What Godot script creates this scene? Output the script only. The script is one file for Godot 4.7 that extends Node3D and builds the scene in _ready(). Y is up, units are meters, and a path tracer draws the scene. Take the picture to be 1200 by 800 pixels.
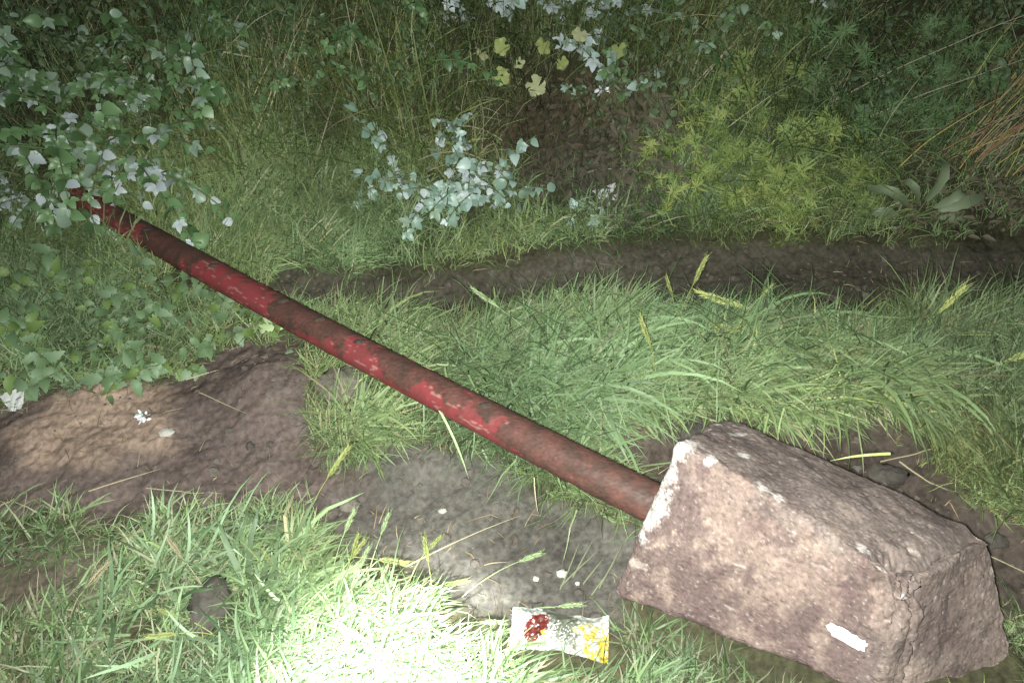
extends Node3D

var rng := RandomNumberGenerator.new()
var fn := FastNoiseLite.new()      # coarse
var ff := FastNoiseLite.new()      # fine
var fg := FastNoiseLite.new()      # grain
var M := {}
var polys := {}

const POLE_A := Vector3(0.267, 0.2, -0.953)
const POLE_B := Vector3(-1.86, 0.046, -2.572)
const POLE_R := 0.043
const FLASH := Vector3(-0.022, 1.492, 0.0)
const TORCH := Vector3(-0.30, 0.90, -0.06)
const TORCH_AT := Vector3(-0.24, 0.03, -0.52)

# ---------------------------------------------------------------- scene objects
func tag(o: Node, label: String, category: String, group := "", kind := "") -> Node:
	if label != "": o.set_meta("label", label)
	if category != "": o.set_meta("category", category)
	if group != "": o.set_meta("group", group)
	if kind != "": o.set_meta("kind", kind)
	return o

func base(called: String, at: Vector3, label: String, category: String, group := "") -> Node3D:
	var o := Node3D.new()
	o.name = fresh(called, self)
	add_child(o, true)
	o.position = at
	tag(o, label, category, group)
	return o

func fresh(called: String, parent: Node) -> String:
	if not parent.has_node(NodePath(called)): return called
	var k := 1
	var key := "_c_" + called
	if parent.has_meta(key): k = parent.get_meta(key)
	while parent.has_node(NodePath("%s_%03d" % [called, k])): k += 1
	parent.set_meta(key, k + 1)
	return "%s_%03d" % [called, k]

func put(called: String, mesh: Mesh, m: Material, parent: Node, xf := Transform3D()) -> MeshInstance3D:
	var o := MeshInstance3D.new()
	o.mesh = mesh
	o.material_override = m
	o.transform = xf
	o.name = fresh(called, parent)
	parent.add_child(o, true)
	return o

func mat(c: Color, rough := 0.7, back := 0.0, spec := 0.4) -> StandardMaterial3D:   # c linear
	var m := StandardMaterial3D.new()
	m.albedo_color = c.linear_to_srgb()
	m.roughness = rough
	m.metallic_specular = spec
	m.cull_mode = BaseMaterial3D.CULL_DISABLED
	if back > 0.0:
		m.backlight_enabled = true
		m.backlight = Color(back, back, back * 0.6)
	return m

func vmat(rough := 0.8, back := 0.0, spec := 0.35) -> StandardMaterial3D:
	var m := mat(Color(1, 1, 1), rough, back, spec)
	m.vertex_color_use_as_albedo = true
	return m

# ---------------------------------------------------------------- land
func bank(x: float, z: float) -> float:
	var d := -z - 2.3 - 0.07 * sin(x * 2.1 + 0.6) - 0.04 * sin(x * 5.3)
	if d <= 0.0: return 0.0
	var s := 0.5 * d * d / (d + 0.06)
	return s if s < 1.2 else 1.2 + 0.25 * (1.0 - exp(-(s - 1.2) * 0.6))

func sd(poly: PackedVector2Array, p: Vector2) -> float:   # positive inside
	var best := 1e9
	var n := poly.size()
	for i in n:
		var q := Geometry2D.get_closest_point_to_segment(p, poly[i], poly[(i + 1) % n])
		best = minf(best, q.distance_squared_to(p))
	var d := sqrt(best)
	return d if Geometry2D.is_point_in_polygon(p, poly) else -d

func near(name: String, x: float, z: float) -> float:     # noisy signed distance, positive inside
	var e: Dictionary = polys[name]
	var bx: Rect2 = e.box
	if not bx.has_point(Vector2(x, z)): return -1.0
	return sd(e.p, Vector2(x, z)) + 0.035 * fn.get_noise_2d(x * 60.0, z * 60.0) + 0.03 * ff.get_noise_2d(x * 100.0, z * 100.0)

func poly(name: String, pts: Array) -> void:
	var pa := PackedVector2Array(pts)
	var b := Rect2(pa[0], Vector2.ZERO)
	for p in pa: b = b.expand(p)
	polys[name] = {"p": pa, "box": b.grow(0.16)}

func bare(x: float, z: float) -> float:                   # signed distance into any bare earth
	return maxf(maxf(near("soil", x, z), near("path", x, z)), maxf(near("hole", x, z), near("blotch", x, z) - 0.075))

func height(x: float, z: float) -> float:
	var h := bank(x, z)
	h += 0.03 * fn.get_noise_2d(x * 14.0, z * 14.0) * clampf(1.5 - absf(z + 1.5) * 0.1, 0.3, 1.0)
	if absf(x) < 3.0 and z > -3.0:
		var p := near("path", x, z)
		if p > -0.1: h -= 0.045 * smoothstep(-0.1, 0.12, p)
		var s := near("soil", x, z)
		if s > -0.08:
			var k := smoothstep(-0.08, 0.06, s)
			h -= 0.02 * k
			h += k * (0.012 * ff.get_noise_2d(x * 90.0, z * 90.0) + 0.012 * fn.get_noise_2d(x * 110.0, z * 110.0))
		var t := near("tan", x, z)
		if t > -0.05:
			var kt := smoothstep(-0.05, 0.03, t)
			h += kt * (0.012 + 0.0022 * sin(z * 150.0 + 5.0 * fn.get_noise_2d(x * 12.0, z * 30.0)) - 0.005 * ff.get_noise_2d(x * 40.0, z * 140.0))
		var o := near("hole", x, z)
		if o > -0.06:
			var ko := smoothstep(-0.06, 0.1, o)
			h -= 0.05 * ko
			h += ko * (0.022 * fn.get_noise_2d(x * 70.0, z * 70.0) + 0.014 * ff.get_noise_2d(x * 80.0, z * 80.0))
		# the thrown-up heap beside the scraped clay, and the smaller one below the pole
		var a := Vector2((x + 0.70) / 0.23, (z + 1.48) / 0.2).length()
		h += 0.06 * exp(-a * a * 1.4) * (1.0 + 0.4 * ff.get_noise_2d(x * 60.0, z * 60.0))
		var c := Vector2((x + 0.20) / 0.15, (z + 1.2) / 0.08).length()
		h += 0.022 * exp(-c * c * 1.4) * (1.0 + 0.5 * ff.get_noise_2d(x * 70.0, z * 70.0))
		h += 0.004 * fg.get_noise_2d(x * 80.0, z * 80.0) + 0.010 * ff.get_noise_2d(x * 420.0, z * 420.0)
	return h

func soil_color(x: float, z: float) -> Color:
	var c := Color(0.06, 0.056, 0.034)
	var g := ff.get_noise_2d(x * 50.0, z * 50.0)
	if absf(x) < 3.0 and z > -3.0:
		c = c.lerp(Color(0.105, 0.085, 0.066), smoothstep(-0.05, 0.03, near("blotch", x, z)))
		c = c.lerp(Color(0.085, 0.075, 0.058), smoothstep(-0.06, 0.03, near("path", x, z)))
		var s := smoothstep(-0.05, 0.02, near("soil", x, z))
		var brown := Color(0.125, 0.094, 0.086).lerp(Color(0.108, 0.098, 0.087), smoothstep(-0.62, -0.35, x + 0.2 * g))
		c = c.lerp(brown, s)
		c = c.lerp(Color(0.085, 0.066, 0.056), smoothstep(-0.06, 0.02, near("hole", x, z)))
		c = c.lerp(Color(0.27, 0.195, 0.155), smoothstep(-0.03, 0.04, near("tan", x, z) + 0.04 * ff.get_noise_2d(x * 25.0, z * 120.0)))
	g += 0.7 * ff.get_noise_2d(x * 420.0 + 31.0, z * 420.0)
	var k := 1.0 + 0.3 * g + 0.3 * fn.get_noise_2d(x * 35.0 + 90.0, z * 35.0) + 0.25 * fg.get_noise_2d(x * 130.0, z * 130.0)
	return Color(c.r * k, c.g * k, c.b * k)

func axis(fine0: float, fine1: float, step: float, lo: float, hi: float) -> PackedFloat32Array:
	var a := PackedFloat32Array()
	var d := step
	var p := fine0
	var left := []
	while p > lo:
		d *= 1.25
		p -= d
		left.push_front(p)
	for q in left: a.append(q)
	p = fine0
	while p <= fine1:
		a.append(p)
		p += step
	d = step
	while p < hi:
		a.append(p)
		d *= 1.25
		p += d
	a.append(p)
	return a

func build_ground() -> void:
	var xs := axis(-2.1, 2.1, 0.0125, -60.0, 60.0)
	var zs := axis(-2.5, -0.45, 0.0125, -60.0, 30.0)
	var st := SurfaceTool.new()
	st.begin(Mesh.PRIMITIVE_TRIANGLES)
	for z in zs:
		for x in xs:
			st.set_color(soil_color(x, z))
			st.add_vertex(Vector3(x, height(x, z), z))
	var w := xs.size()
	for j in zs.size() - 1:
		for i in w - 1:
			var a := j * w + i
			st.add_index(a); st.add_index(a + 1); st.add_index(a + w)
			st.add_index(a + 1); st.add_index(a + w + 1); st.add_index(a + w)
	st.generate_normals()
	var g := put("ground", st.commit(), M.soil, self)
	tag(g, "bare earth and trodden soil lying under all the grass", "ground", "", "structure")

# ---------------------------------------------------------------- shapes
func tube(pts: Array, r0: float, r1: float, sides := 6, st: SurfaceTool = null) -> Mesh:
	var own := st == null
	if own:
		st = SurfaceTool.new()
		st.begin(Mesh.PRIMITIVE_TRIANGLES)
	var n := pts.size()
	var rings := []
	var u := Vector3.RIGHT
	for i in n:
		var d: Vector3 = (pts[mini(i + 1, n - 1)] - pts[maxi(i - 1, 0)]).normalized()
		if i == 0: u = d.cross(Vector3.UP if absf(d.y) < 0.9 else Vector3.RIGHT).normalized()
		u = (u - d * u.dot(d)).normalized()
		var v := d.cross(u)
		var r := lerpf(r0, r1, float(i) / (n - 1))
		var ring := []
		for k in sides:
			var a := TAU * k / sides
			ring.append([pts[i] + (u * cos(a) + v * sin(a)) * r, u * cos(a) + v * sin(a)])
		rings.append(ring)
	for i in n - 1:
		for k in sides:
			var l := (k + 1) % sides
			for e in [rings[i][k], rings[i + 1][k], rings[i][l], rings[i][l], rings[i + 1][k], rings[i + 1][l]]:
				st.set_normal(e[1])
				st.add_vertex(e[0])
	return st.commit() if own else null

func arc(a: Vector3, dir: Vector3, length: float, droop: float, wob: float, n := 10) -> Array:
	var pts := [a]
	var p := a
	var d := dir.normalized()
	for i in n:
		d = (d + Vector3(rng.randfn() * wob, -droop / n + rng.randfn() * wob * 0.5, rng.randfn() * wob)).normalized()
		p += d * (length / n)
		pts.append(p)
	return pts

# a leaf along +x, width along z, face up +y
func leaf_into(st: SurfaceTool, xf: Transform3D, l: float, w: float, fold: float, curl: float, teeth := 0.12, n := 7, peak := 0.42) -> void:
	var rows := []
	for i in n + 1:
		var t := float(i) / n
		var b := pow(sin(PI * pow(t, log(0.5) / log(peak))), 0.8) * 0.5 * w
		if i > 0 and i < n: b *= 1.0 + (teeth if i % 2 == 0 else -teeth)
		var y := -curl * t * t * l
		rows.append([Vector3(t * l, y + b * fold, -b), Vector3(t * l, y, 0), Vector3(t * l, y + b * fold, b)])
	for i in n:
		for k in 2:
			for e in [rows[i][k], rows[i + 1][k], rows[i][k + 1], rows[i][k + 1], rows[i + 1][k], rows[i + 1][k + 1]]:
				st.add_vertex(xf * e)

func finish(st: SurfaceTool) -> Mesh:
	st.generate_normals()
	return st.commit()

func start() -> SurfaceTool:
	var st := SurfaceTool.new()
	st.begin(Mesh.PRIMITIVE_TRIANGLES)
	return st

func turned(yaw: float, pitch := 0.0, roll := 0.0, at := Vector3.ZERO) -> Transform3D:
	return Transform3D(Basis(Vector3.UP, yaw) * Basis(Vector3.BACK, pitch) * Basis(Vector3.RIGHT, roll), at)

func bramble_leaf(s: float, leaflets := 3) -> Mesh:
	var st := start()
	leaf_into(st, turned(rng.randf_range(-0.1, 0.1), rng.randf_range(-0.15, 0.2), 0, Vector3(s * 0.35, 0, 0)), s, s * 0.66, 0.3, 0.35, 0.09, 8)
	for k in [-1.0, 1.0]:
		leaf_into(st, turned(k * rng.randf_range(0.95, 1.25), rng.randf_range(-0.1, 0.2), 0.2 * k, Vector3(s * 0.3, 0, 0)), s * 0.82, s * 0.52, 0.3, 0.3, 0.09, 8)
		if leaflets == 5: leaf_into(st, turned(k * 2.0, 0.1, 0.2 * k, Vector3(s * 0.25, 0, 0)), s * 0.6, s * 0.42, 0.22, 0.15, 0.09, 8)
	return finish(st)

func simple_leaf(l: float, w: float, fold := 0.3, curl := 0.3, teeth := 0.05, peak := 0.42) -> Mesh:
	var st := start()
	leaf_into(st, Transform3D(), l, w, fold, curl, teeth, 9, peak)
	return finish(st)

func bent_leaf(l: float, w: float, at: float, much: float) -> Mesh:    # a strap leaf that bends over part way along
	var st := start()
	var n := 14
	var p := Vector3.ZERO
	var a := 0.0
	var rows := []
	for i in n + 1:
		var t := float(i) / n
		var b := pow(sin(PI * pow(clampf(t, 0.02, 1.0), 0.75)), 0.8) * 0.5 * w * (1.0 + 0.14 * sin(i * 2.3))
		var nrm := Vector3(sin(a), cos(a), 0)
		var tw := 0.25 * sin(t * 5.0)
		rows.append([p + nrm * (b * (0.5 + tw)) - Vector3(0, 0, b), p, p + nrm * (b * (0.5 - tw)) + Vector3(0, 0, b)])
		p += Vector3(cos(a), -sin(a), 0) * (l / n)
		a += much / n * (0.3 + 2.4 * exp(-pow((t - at) / 0.16, 2.0)))
	for i in n:
		for k in 2:
			for e in [rows[i][k], rows[i + 1][k], rows[i][k + 1], rows[i][k + 1], rows[i + 1][k], rows[i + 1][k + 1]]: st.add_vertex(e)
	return finish(st)

func lobed_leaf(s: float) -> Mesh:      # rounded, with five blunt lobes, stalk at the origin
	var st := start()
	var c := Vector3(s * 0.45, s * 0.05, 0)
	var n := 40
	var ring := []
	for i in n:
		var a := TAU * i / n
		var r := s * 0.5 * (0.9 + 0.1 * cos(a * 5.0) + 0.03 * cos(a * 20.0))
		if absf(a - PI) < 0.3: r *= 0.55
		ring.append(c + Vector3(cos(a) * r, -0.22 * r * r / s + 0.04 * s * cos(a * 5.0 + 1.0), sin(a) * r))
	for i in n:
		st.add_vertex(c); st.add_vertex(ring[i]); st.add_vertex(ring[(i + 1) % n])
	return finish(st)

func aim(at: Vector3, dir: Vector3, normal: Vector3, s := 1.0) -> Transform3D:
	var x := dir.normalized()
	var z := x.cross(normal).normalized()
	var y := z.cross(x).normalized()
	return Transform3D(Basis(x * s, y * s, z * s), at)

func rv(s := 1.0) -> Vector3:
	return Vector3(rng.randfn(), rng.randfn(), rng.randfn()) * s

# ---------------------------------------------------------------- grass (uncounted)
func blade_into(T: Dictionary, root: Vector3, yaw: float, lean: float, l: float, w: float, bend: float, c: Color, n := 4) -> void:
	var p := root
	var a := lean
	var h := yaw
	var kink := rng.randi_range(1, n) if rng.randf() < 0.3 else 99
	var b0: int = T.v.size()
	var tw := rng.randf_range(-0.8, 0.8)
	for i in n + 1:
		var t := float(i) / n
		T.c.append(c)
		if i == n:
			T.v.append(p)
			break
		T.c.append(c)
		var side := Vector3(-sin(h), 0.0, cos(h)).rotated(Vector3(cos(h), 0, sin(h)), tw + t * 0.8)
		var ww := w * 0.5 * (1.0 - pow(t, 2.6) * 0.7) * (0.7 if i == 0 else 1.0)
		T.v.append(p - side * ww)
		T.v.append(p + side * ww)
		p += Vector3(cos(h) * sin(a), cos(a), sin(h) * sin(a)) * (l / n)
		if p.y < 0.006: p.y = 0.006 + 0.006 * rng.randf()
		a = minf(a + bend / n * (0.4 + 1.2 * t), 2.2)
		h += rng.randfn() * 0.18
		if i == kink:
			a = minf(a + rng.randf_range(0.3, 1.1), 2.2)
			h += rng.randfn() * 0.7
	for i in n - 1:
		for q in [0, 2, 1, 1, 2, 3]: T.i.append(b0 + i * 2 + q)
	for q in [0, 2, 1]: T.i.append(b0 + (n - 1) * 2 + q)

func tuft(n: int, spread: float, l0: float, l1: float, w: float, lean0: float, lean1: float, bend0: float, bend1: float, fan: float, cols: Array, straw := 0.06, segs := 4) -> Array:
	var out := []
	for variant in 7:
		var T := {"v": PackedVector3Array(), "c": PackedColorArray(), "i": PackedInt32Array()}
		for i in n:
			var c: Color = cols[rng.randi() % cols.size()]
			c = c.lerp(cols[rng.randi() % cols.size()], rng.randf()) * rng.randf_range(0.7, 1.25)
			if rng.randf() < straw: c = Color(0.23, 0.215, 0.13) * rng.randf_range(0.6, 1.1)
			var r := sqrt(rng.randf()) * spread
			var q := rng.randf() * TAU
			blade_into(T, Vector3(cos(q) * r, 0, sin(q) * r), rng.randfn() * fan, rng.randf_range(lean0, lean1), lerpf(l0, l1, pow(rng.randf(), 1.4)), w * rng.randf_range(0.5, 1.3), rng.randf_range(bend0, bend1), c, segs)
		out.append(T)
	return out

func pieces(mesh: Mesh) -> Array:
	var A := mesh.surface_get_arrays(0)
	var T := {"v": A[Mesh.ARRAY_VERTEX], "c": PackedColorArray(), "i": PackedInt32Array()}
	for k in T.v.size(): T.c.append(Color.WHITE)
	if A[Mesh.ARRAY_INDEX] != null: T.i = A[Mesh.ARRAY_INDEX]
	else:
		for k in T.v.size(): T.i.append(k)
	return [T]

func pole_gap(x: float, z: float) -> float:
	var q := Geometry2D.get_closest_point_to_segment(Vector2(x, z), Vector2(POLE_A.x, POLE_A.z), Vector2(POLE_B.x, POLE_B.z))
	return q.distance_to(Vector2(x, z))

var foot := PackedVector2Array([Vector2(0.19, -0.81), Vector2(0.66, -0.55), Vector2(1.09, -0.62), Vector2(0.99, -0.82), Vector2(0.5, -1.15), Vector2(0.30, -0.96)])

func scatter(called: String, tufts: Array, m: Material, x0: float, x1: float, z0: float, z1: float, step: float, accept: Callable, yaw: Callable, s0: float, s1: float, label: String, category: String, tint := 0.3, warm := 0.25) -> void:
	var V := PackedVector3Array()
	var C := PackedColorArray()
	var I := PackedInt32Array()
	var nx := int((x1 - x0) / step)
	var nz := int((z1 - z0) / step)
	for j in nz:
		for i in nx:
			var x := x0 + (i + rng.randf()) * step
			var z := z0 + (j + rng.randf()) * step
			var roll := rng.randf()
			var y := rng.randfn()
			var s := rng.randf_range(s0, s1)
			var T: Dictionary = tufts[rng.randi() % tufts.size()]
			var k := 1.0 + tint * fn.get_noise_2d(x * 25.0 + 300.0, z * 25.0) * 1.6 + 0.1 * rng.randfn()
			var acc: float = accept.call(x, z)
			if roll > acc: continue
			if Vector2(x + 0.48, z + 1.44).length() < 0.075 or Vector2(x + 0.655, z + 0.78).length() < 0.06: continue
			if z > -2.6 and (pole_gap(x, z) < (0.036 if z > -1.9 else 0.05) or Geometry2D.is_point_in_polygon(Vector2(x, z), foot)): continue
			s *= lerpf(0.55, 1.0, clampf(acc, 0.0, 1.0))
			s *= 1.0 + 0.45 * ff.get_noise_2d(x * 60.0 + 77.0, z * 60.0)
			var hx := bank(x, z - 0.03) - bank(x, z + 0.03)
			var nrm := Vector3(0, 0.06, hx * 0.6).normalized()
			var t := aim(Vector3(x, height(x, z) - 0.006, z), Vector3.RIGHT, nrm, s)
			t.basis = t.basis * Basis(Vector3.UP, yaw.call(x, z) + y * 0.8)
			var wm := warm * fn.get_noise_2d(x * 18.0 - 200.0, z * 18.0 + 70.0) * 1.5
			wm = maxf(wm, -0.06)
			var tc := Color(maxf(k * (1.0 + wm), 0.1), maxf(k, 0.1), maxf(k * (1.0 - wm), 0.1))
			var b := V.size()
			V.append_array(t * (T.v as PackedVector3Array))
			for c in T.c: C.append(c * tc)
			for q in T.i: I.append(b + q)
	var A := []
	A.resize(Mesh.ARRAY_MAX)
	A[Mesh.ARRAY_VERTEX] = V
	A[Mesh.ARRAY_COLOR] = C
	A[Mesh.ARRAY_INDEX] = I
	var mesh := ArrayMesh.new()
	mesh.add_surface_from_arrays(Mesh.PRIMITIVE_TRIANGLES, A)
	tag(put(called, mesh, m, self), label, category, "", "stuff")

# ---------------------------------------------------------------- the post and its footing
func ramp_noise(p: Vector3, f: float, n: FastNoiseLite) -> float:
	return n.get_noise_3d(p.x * f, p.y * f, p.z * f)

func build_post() -> void:
	var post := base("uprooted_post", Vector3(POLE_A.x, 0, POLE_A.z), "red painted post lying uprooted across the grass, its end set in a stone block", "post")
	var off := -post.position
	# shaft
	var a := POLE_A
	var b := POLE_B
	var axis_dir := (b - a).normalized()
	a -= axis_dir * 0.12
	var u := axis_dir.cross(Vector3.UP).normalized()
	var v := axis_dir.cross(u)
	var n := 520
	var m := 72
	var st := start()
	var len := a.distance_to(b)
	for i in n + 1:
		for k in m + 1:
			var ang := TAU * k / m
			var dir := u * cos(ang) + v * sin(ang)
			var c := a + (b - a) * (float(i) / n)
			c.y -= 0.014 * sin(float(i) / n * PI)
			c.z += 0.006 * sin(float(i) / n * 5.0)
			var q := c + dir * POLE_R
			var along := float(i) / n * len
			# caked earth: more of it on the side that lay uppermost in the ground
			var face := dir.y * 0.62 - dir.z * 0.55
			var blot := ramp_noise(q, 80.0, fn) * 0.8 + ramp_noise(q, 230.0, ff) * 0.7 + ramp_noise(q, 1400.0, ff) * 0.3
			var band := 0.38 * fn.get_noise_1d(along * 38.0 + 40.0) + 0.25 * fn.get_noise_1d(along * 90.0 - 300.0)
			var bias := 0.0
			var sp := along - 0.12 + 0.03 * ramp_noise(q, 40.0, ff)
			for e in [[-0.2, 0.12, 0.5], [0.12, 0.22, 0.05], [0.22, 0.36, 0.28], [0.36, 0.92, -0.06], [0.92, 1.2, 0.26], [1.2, 1.57, -0.28], [1.57, 1.88, 0.34], [1.88, 3.0, -0.34]]:
				bias += float(e[2]) * smoothstep(-0.02, 0.03, sp - float(e[0])) * smoothstep(-0.03, 0.02, float(e[1]) - sp)
			var cake := smoothstep(-0.12, 0.2, face * 0.72 - 0.03 + blot * 1.25 + band * 0.5 + bias * 1.0 + 0.16 * ramp_noise(q, 420.0, fg))
			var grain := 1.0 + 0.5 * ramp_noise(q, 300.0, fg)
			var paint := Color(0.20, 0.036, 0.042).lerp(Color(0.145, 0.038, 0.038), 0.5 + 0.9 * ramp_noise(q, 350.0, ff)) * (1.0 + 0.15 * ramp_noise(q, 200.0, fg))
			var scrape := smoothstep(0.3, 0.42, ramp_noise(Vector3(along * 0.35, ang * 0.09, 1.0), 900.0, ff))
			paint = paint.lerp(Color(0.3, 0.17, 0.15), scrape * 0.7)
			var dirt := Color(0.045, 0.032, 0.026).lerp(Color(0.09, 0.044, 0.036), clampf(0.5 + 1.2 * ramp_noise(q, 300.0, ff), 0, 1)) * grain
			st.set_color(paint.lerp(dirt, cake * 0.93))
			st.add_vertex(off + c + dir * (POLE_R + cake * (0.0012 + 0.0022 * absf(ramp_noise(q, 230.0, fg)))))
	for i in n:
		for k in m:
			var e := i * (m + 1) + k
			for q in [e, e + m + 1, e + 1, e + 1, e + m + 1, e + m + 2]: st.add_index(q)
	st.generate_normals()
	put("pole", st.commit(), M.paint, post)
	# end ring of the pipe, in the brambles
	var cap := start()
	for k in m:
		for e in [[k, 1.0], [k + 1, 1.0], [k, 0.86], [k, 0.86], [k + 1, 1.0], [k + 1, 0.86]]:
			var ang: float = TAU * e[0] / m
			cap.add_vertex(off + b + (u * cos(ang) + v * sin(ang)) * POLE_R * e[1])
	put("pipe_rim", finish(cap), M.rust, post)
	var clod := crumb_mesh(0.014, 5)
	for e in [[0.42, -1.0], [0.86, -0.8], [1.18, -1.2], [1.52, -0.9], [0.66, -0.6], [1.9, -1.0], [1.02, -1.4]]:
		var ang: float = e[1] + PI * 0.5
		var dir := (Vector3.UP * sin(-e[1]) + Vector3(0.6, 0, 0.8) * cos(e[1]) * 0.3).normalized()
		put("soil_lump", clod, M.clod, post, Transform3D(Basis(Vector3.UP, ang * 3.0).scaled(Vector3(1.2, 0.35, 0.8)), off + POLE_A + axis_dir * float(e[0]) - Vector3(0, 0.014 * sin((float(e[0]) + 0.12) / len * PI), 0) + dir * (POLE_R + 0.001)))
	build_footing(post, off)

func build_footing(post: Node3D, off: Vector3) -> void:
	var C := {
		Vector3i(-1, 1, 1): Vector3(0.325, 0.402, -0.936), Vector3i(-1, -1, 1): Vector3(0.211, 0.054, -0.797),
		Vector3i(-1, 1, -1): Vector3(0.482, 0.251, -1.136), Vector3i(1, 1, 1): Vector3(0.707, 0.318, -0.658),
		Vector3i(1, -1, 1): Vector3(0.679, 0.081, -0.579), Vector3i(1, 1, -1): Vector3(0.992, 0.216, -0.838),
		Vector3i(1, -1, -1): Vector3(1.078, -0.044, -0.655), Vector3i(-1, -1, -1): Vector3(0.423, -0.044, -0.979)}
	var cen := Vector3.ZERO
	for k in C: cen += C[k] / 8.0
	var tri := func(q: Vector3) -> Vector3:
		var s := Vector3.ZERO
		for k in C:
			s += C[k] * ((1.0 + q.x * k.x) * (1.0 + q.y * k.y) * (1.0 + q.z * k.z) / 8.0)
		return s
	var surf := func(q: Vector3, sg: float, ax: int) -> Array:
		var w0: Vector3 = tri.call(q)
		var r := clampf(0.105 + 0.08 * ramp_noise(w0, 130.0, fn) + 0.05 * ramp_noise(w0, 400.0, ff), 0.05, 0.28)
		var inner := q.clamp(Vector3.ONE * (r - 1.0), Vector3.ONE * (1.0 - r))
		var dir := (q - inner)
		dir = dir.normalized() if dir.length() > 1e-5 else Vector3(sg if ax == 0 else 0.0, sg if ax == 1 else 0.0, sg if ax == 2 else 0.0)
		var qq := inner + dir * r
		var w: Vector3 = tri.call(qq)
		var outw: Vector3 = (tri.call(qq + dir * 0.1) - w).normalized()
		var disp := 0.011 * ramp_noise(w, 90.0, fn) + 0.0032 * ramp_noise(w, 380.0, fn) + 0.0011 * ramp_noise(w, 600.0, ff) + 0.0007 * ramp_noise(w, 260.0, fg)
		if ax == 1: disp += 0.012 * (1.0 - qq.x * qq.x) * (1.0 - qq.z * qq.z)
		# broken corner at the near right upper edge and the step below it
		var k1 := (w - Vector3(0.715, 0.315, -0.665)).length() + 0.05 * ramp_noise(w, 300.0, ff)
		disp -= 0.035 * smoothstep(0.1, 0.03, k1)
		if qq.x > 0.75:
			var e := absf(qq.z - 0.66 + 0.22 * ramp_noise(w, 220.0, ff))
			disp -= 0.012 * smoothstep(0.2, 0.0, e)
			disp -= 0.022 * smoothstep(0.62, 0.54, qq.z + 0.12 * ramp_noise(w, 260.0, ff)) * smoothstep(0.75, 0.9, qq.x)
		disp -= 0.0026 * smoothstep(0.25, 0.5, ramp_noise(w, 1000.0, ff))
		return [w + outw * disp, qq, outw]
	var N := 150
	var st := start()
	var idx := 0
	for face in 6:
		var ax := face / 2
		var sg := 1.0 if face % 2 == 0 else -1.0
		for j in N + 1:
			for i in N + 1:
				var a := -1.0 + 2.0 * i / N
				var b := -1.0 + 2.0 * j / N
				a = sin(a * PI * 0.5) * 0.35 + a * 0.65
				b = sin(b * PI * 0.5) * 0.35 + b * 0.65
				var q := Vector3(sg, a, b) if ax == 0 else (Vector3(a, sg, b) if ax == 1 else Vector3(a, b, sg))
				var sp: Array = surf.call(q, sg, ax)
				var w: Vector3 = sp[0]
				var qq: Vector3 = sp[1]
				# colours of the stone: pinkish brown, painted shade and some earth on the upper back side, pale broken rims
				var t := clampf(0.5 + 0.85 * ramp_noise(w, 90.0, fn) + 0.4 * ramp_noise(w, 420.0, ff), 0.0, 1.0)
				var col := Color(0.175, 0.122, 0.110).lerp(Color(0.295, 0.218, 0.188), t)
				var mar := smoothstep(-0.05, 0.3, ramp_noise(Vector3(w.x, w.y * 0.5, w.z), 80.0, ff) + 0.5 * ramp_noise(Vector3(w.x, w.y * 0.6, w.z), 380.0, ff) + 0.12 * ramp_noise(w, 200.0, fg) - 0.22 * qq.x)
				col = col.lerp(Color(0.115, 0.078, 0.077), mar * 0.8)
				var earth := smoothstep(0.55, 0.9, qq.y + 0.5 * ramp_noise(w, 200.0, ff)) * smoothstep(1.15, 0.75, qq.z + 0.4 * ramp_noise(w, 250.0, ff))  # darkens the top: mainly shade put into the colour, plus some dirt
				earth = maxf(earth, smoothstep(0.72, 0.95, qq.x + 0.25 * ramp_noise(w, 250.0, ff)) * 0.6)  # right end toned darker as well
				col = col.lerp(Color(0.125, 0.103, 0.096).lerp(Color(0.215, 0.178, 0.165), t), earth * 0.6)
				var rim := smoothstep(0.22, 0.02, absf(qq.x + 0.985) + 0.16 * ramp_noise(w, 300.0, ff) + 0.05 * ramp_noise(w, 200.0, fg)) * smoothstep(0.45, 0.75, qq.z) * smoothstep(-1.1, 0.35, qq.y)
				var rim2 := smoothstep(0.16, 0.0, absf(qq.z - 0.9) + 0.3 * ramp_noise(w, 260.0, ff) + 0.07) * smoothstep(0.8, 0.95, qq.y)
				var rim3 := smoothstep(0.42, 0.55, ramp_noise(Vector3(w.x * 0.4, w.y, w.z * 1.4), 260.0, ff)) * smoothstep(0.7, 0.95, qq.y) * smoothstep(0.3, -0.9, qq.x)
				var pale := clampf(maxf(rim, maxf(rim2 * 0.9, rim3 * 0.95)), 0, 1)
				pale = smoothstep(-0.05, 0.4, pale - 0.52 + 0.5 * ramp_noise(w, 700.0, ff) + 0.3 * ramp_noise(w, 300.0, ff) + 0.3 * ramp_noise(w, 420.0, fg))
				col = col.lerp(Color(0.52, 0.47, 0.45), pale * 0.8)
				var spot := smoothstep(0.36, 0.46, ramp_noise(w, 1300.0, ff))
				col = col.lerp(Color(0.07, 0.055, 0.05), spot * 0.55)
				var fleck := smoothstep(0.4, 0.5, ramp_noise(w + Vector3(7, 3, 1), 2000.0, ff))
				col = col.lerp(Color(0.5, 0.45, 0.41), fleck * 0.35)
				var scr := smoothstep(0.47, 0.52, ramp_noise(Vector3(w.x * 0.25 + w.z * 0.2, w.y * 1.2, w.z * 1.6 - w.x * 0.9), 240.0, ff))
				col = col.lerp(Color(0.46, 0.39, 0.36), scr * 0.5)
				var grain := 1.0 + 0.14 * ramp_noise(w, 420.0, fg) + 0.2 * ramp_noise(w, 900.0, ff)
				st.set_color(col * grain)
				st.add_vertex(off + w)
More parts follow.
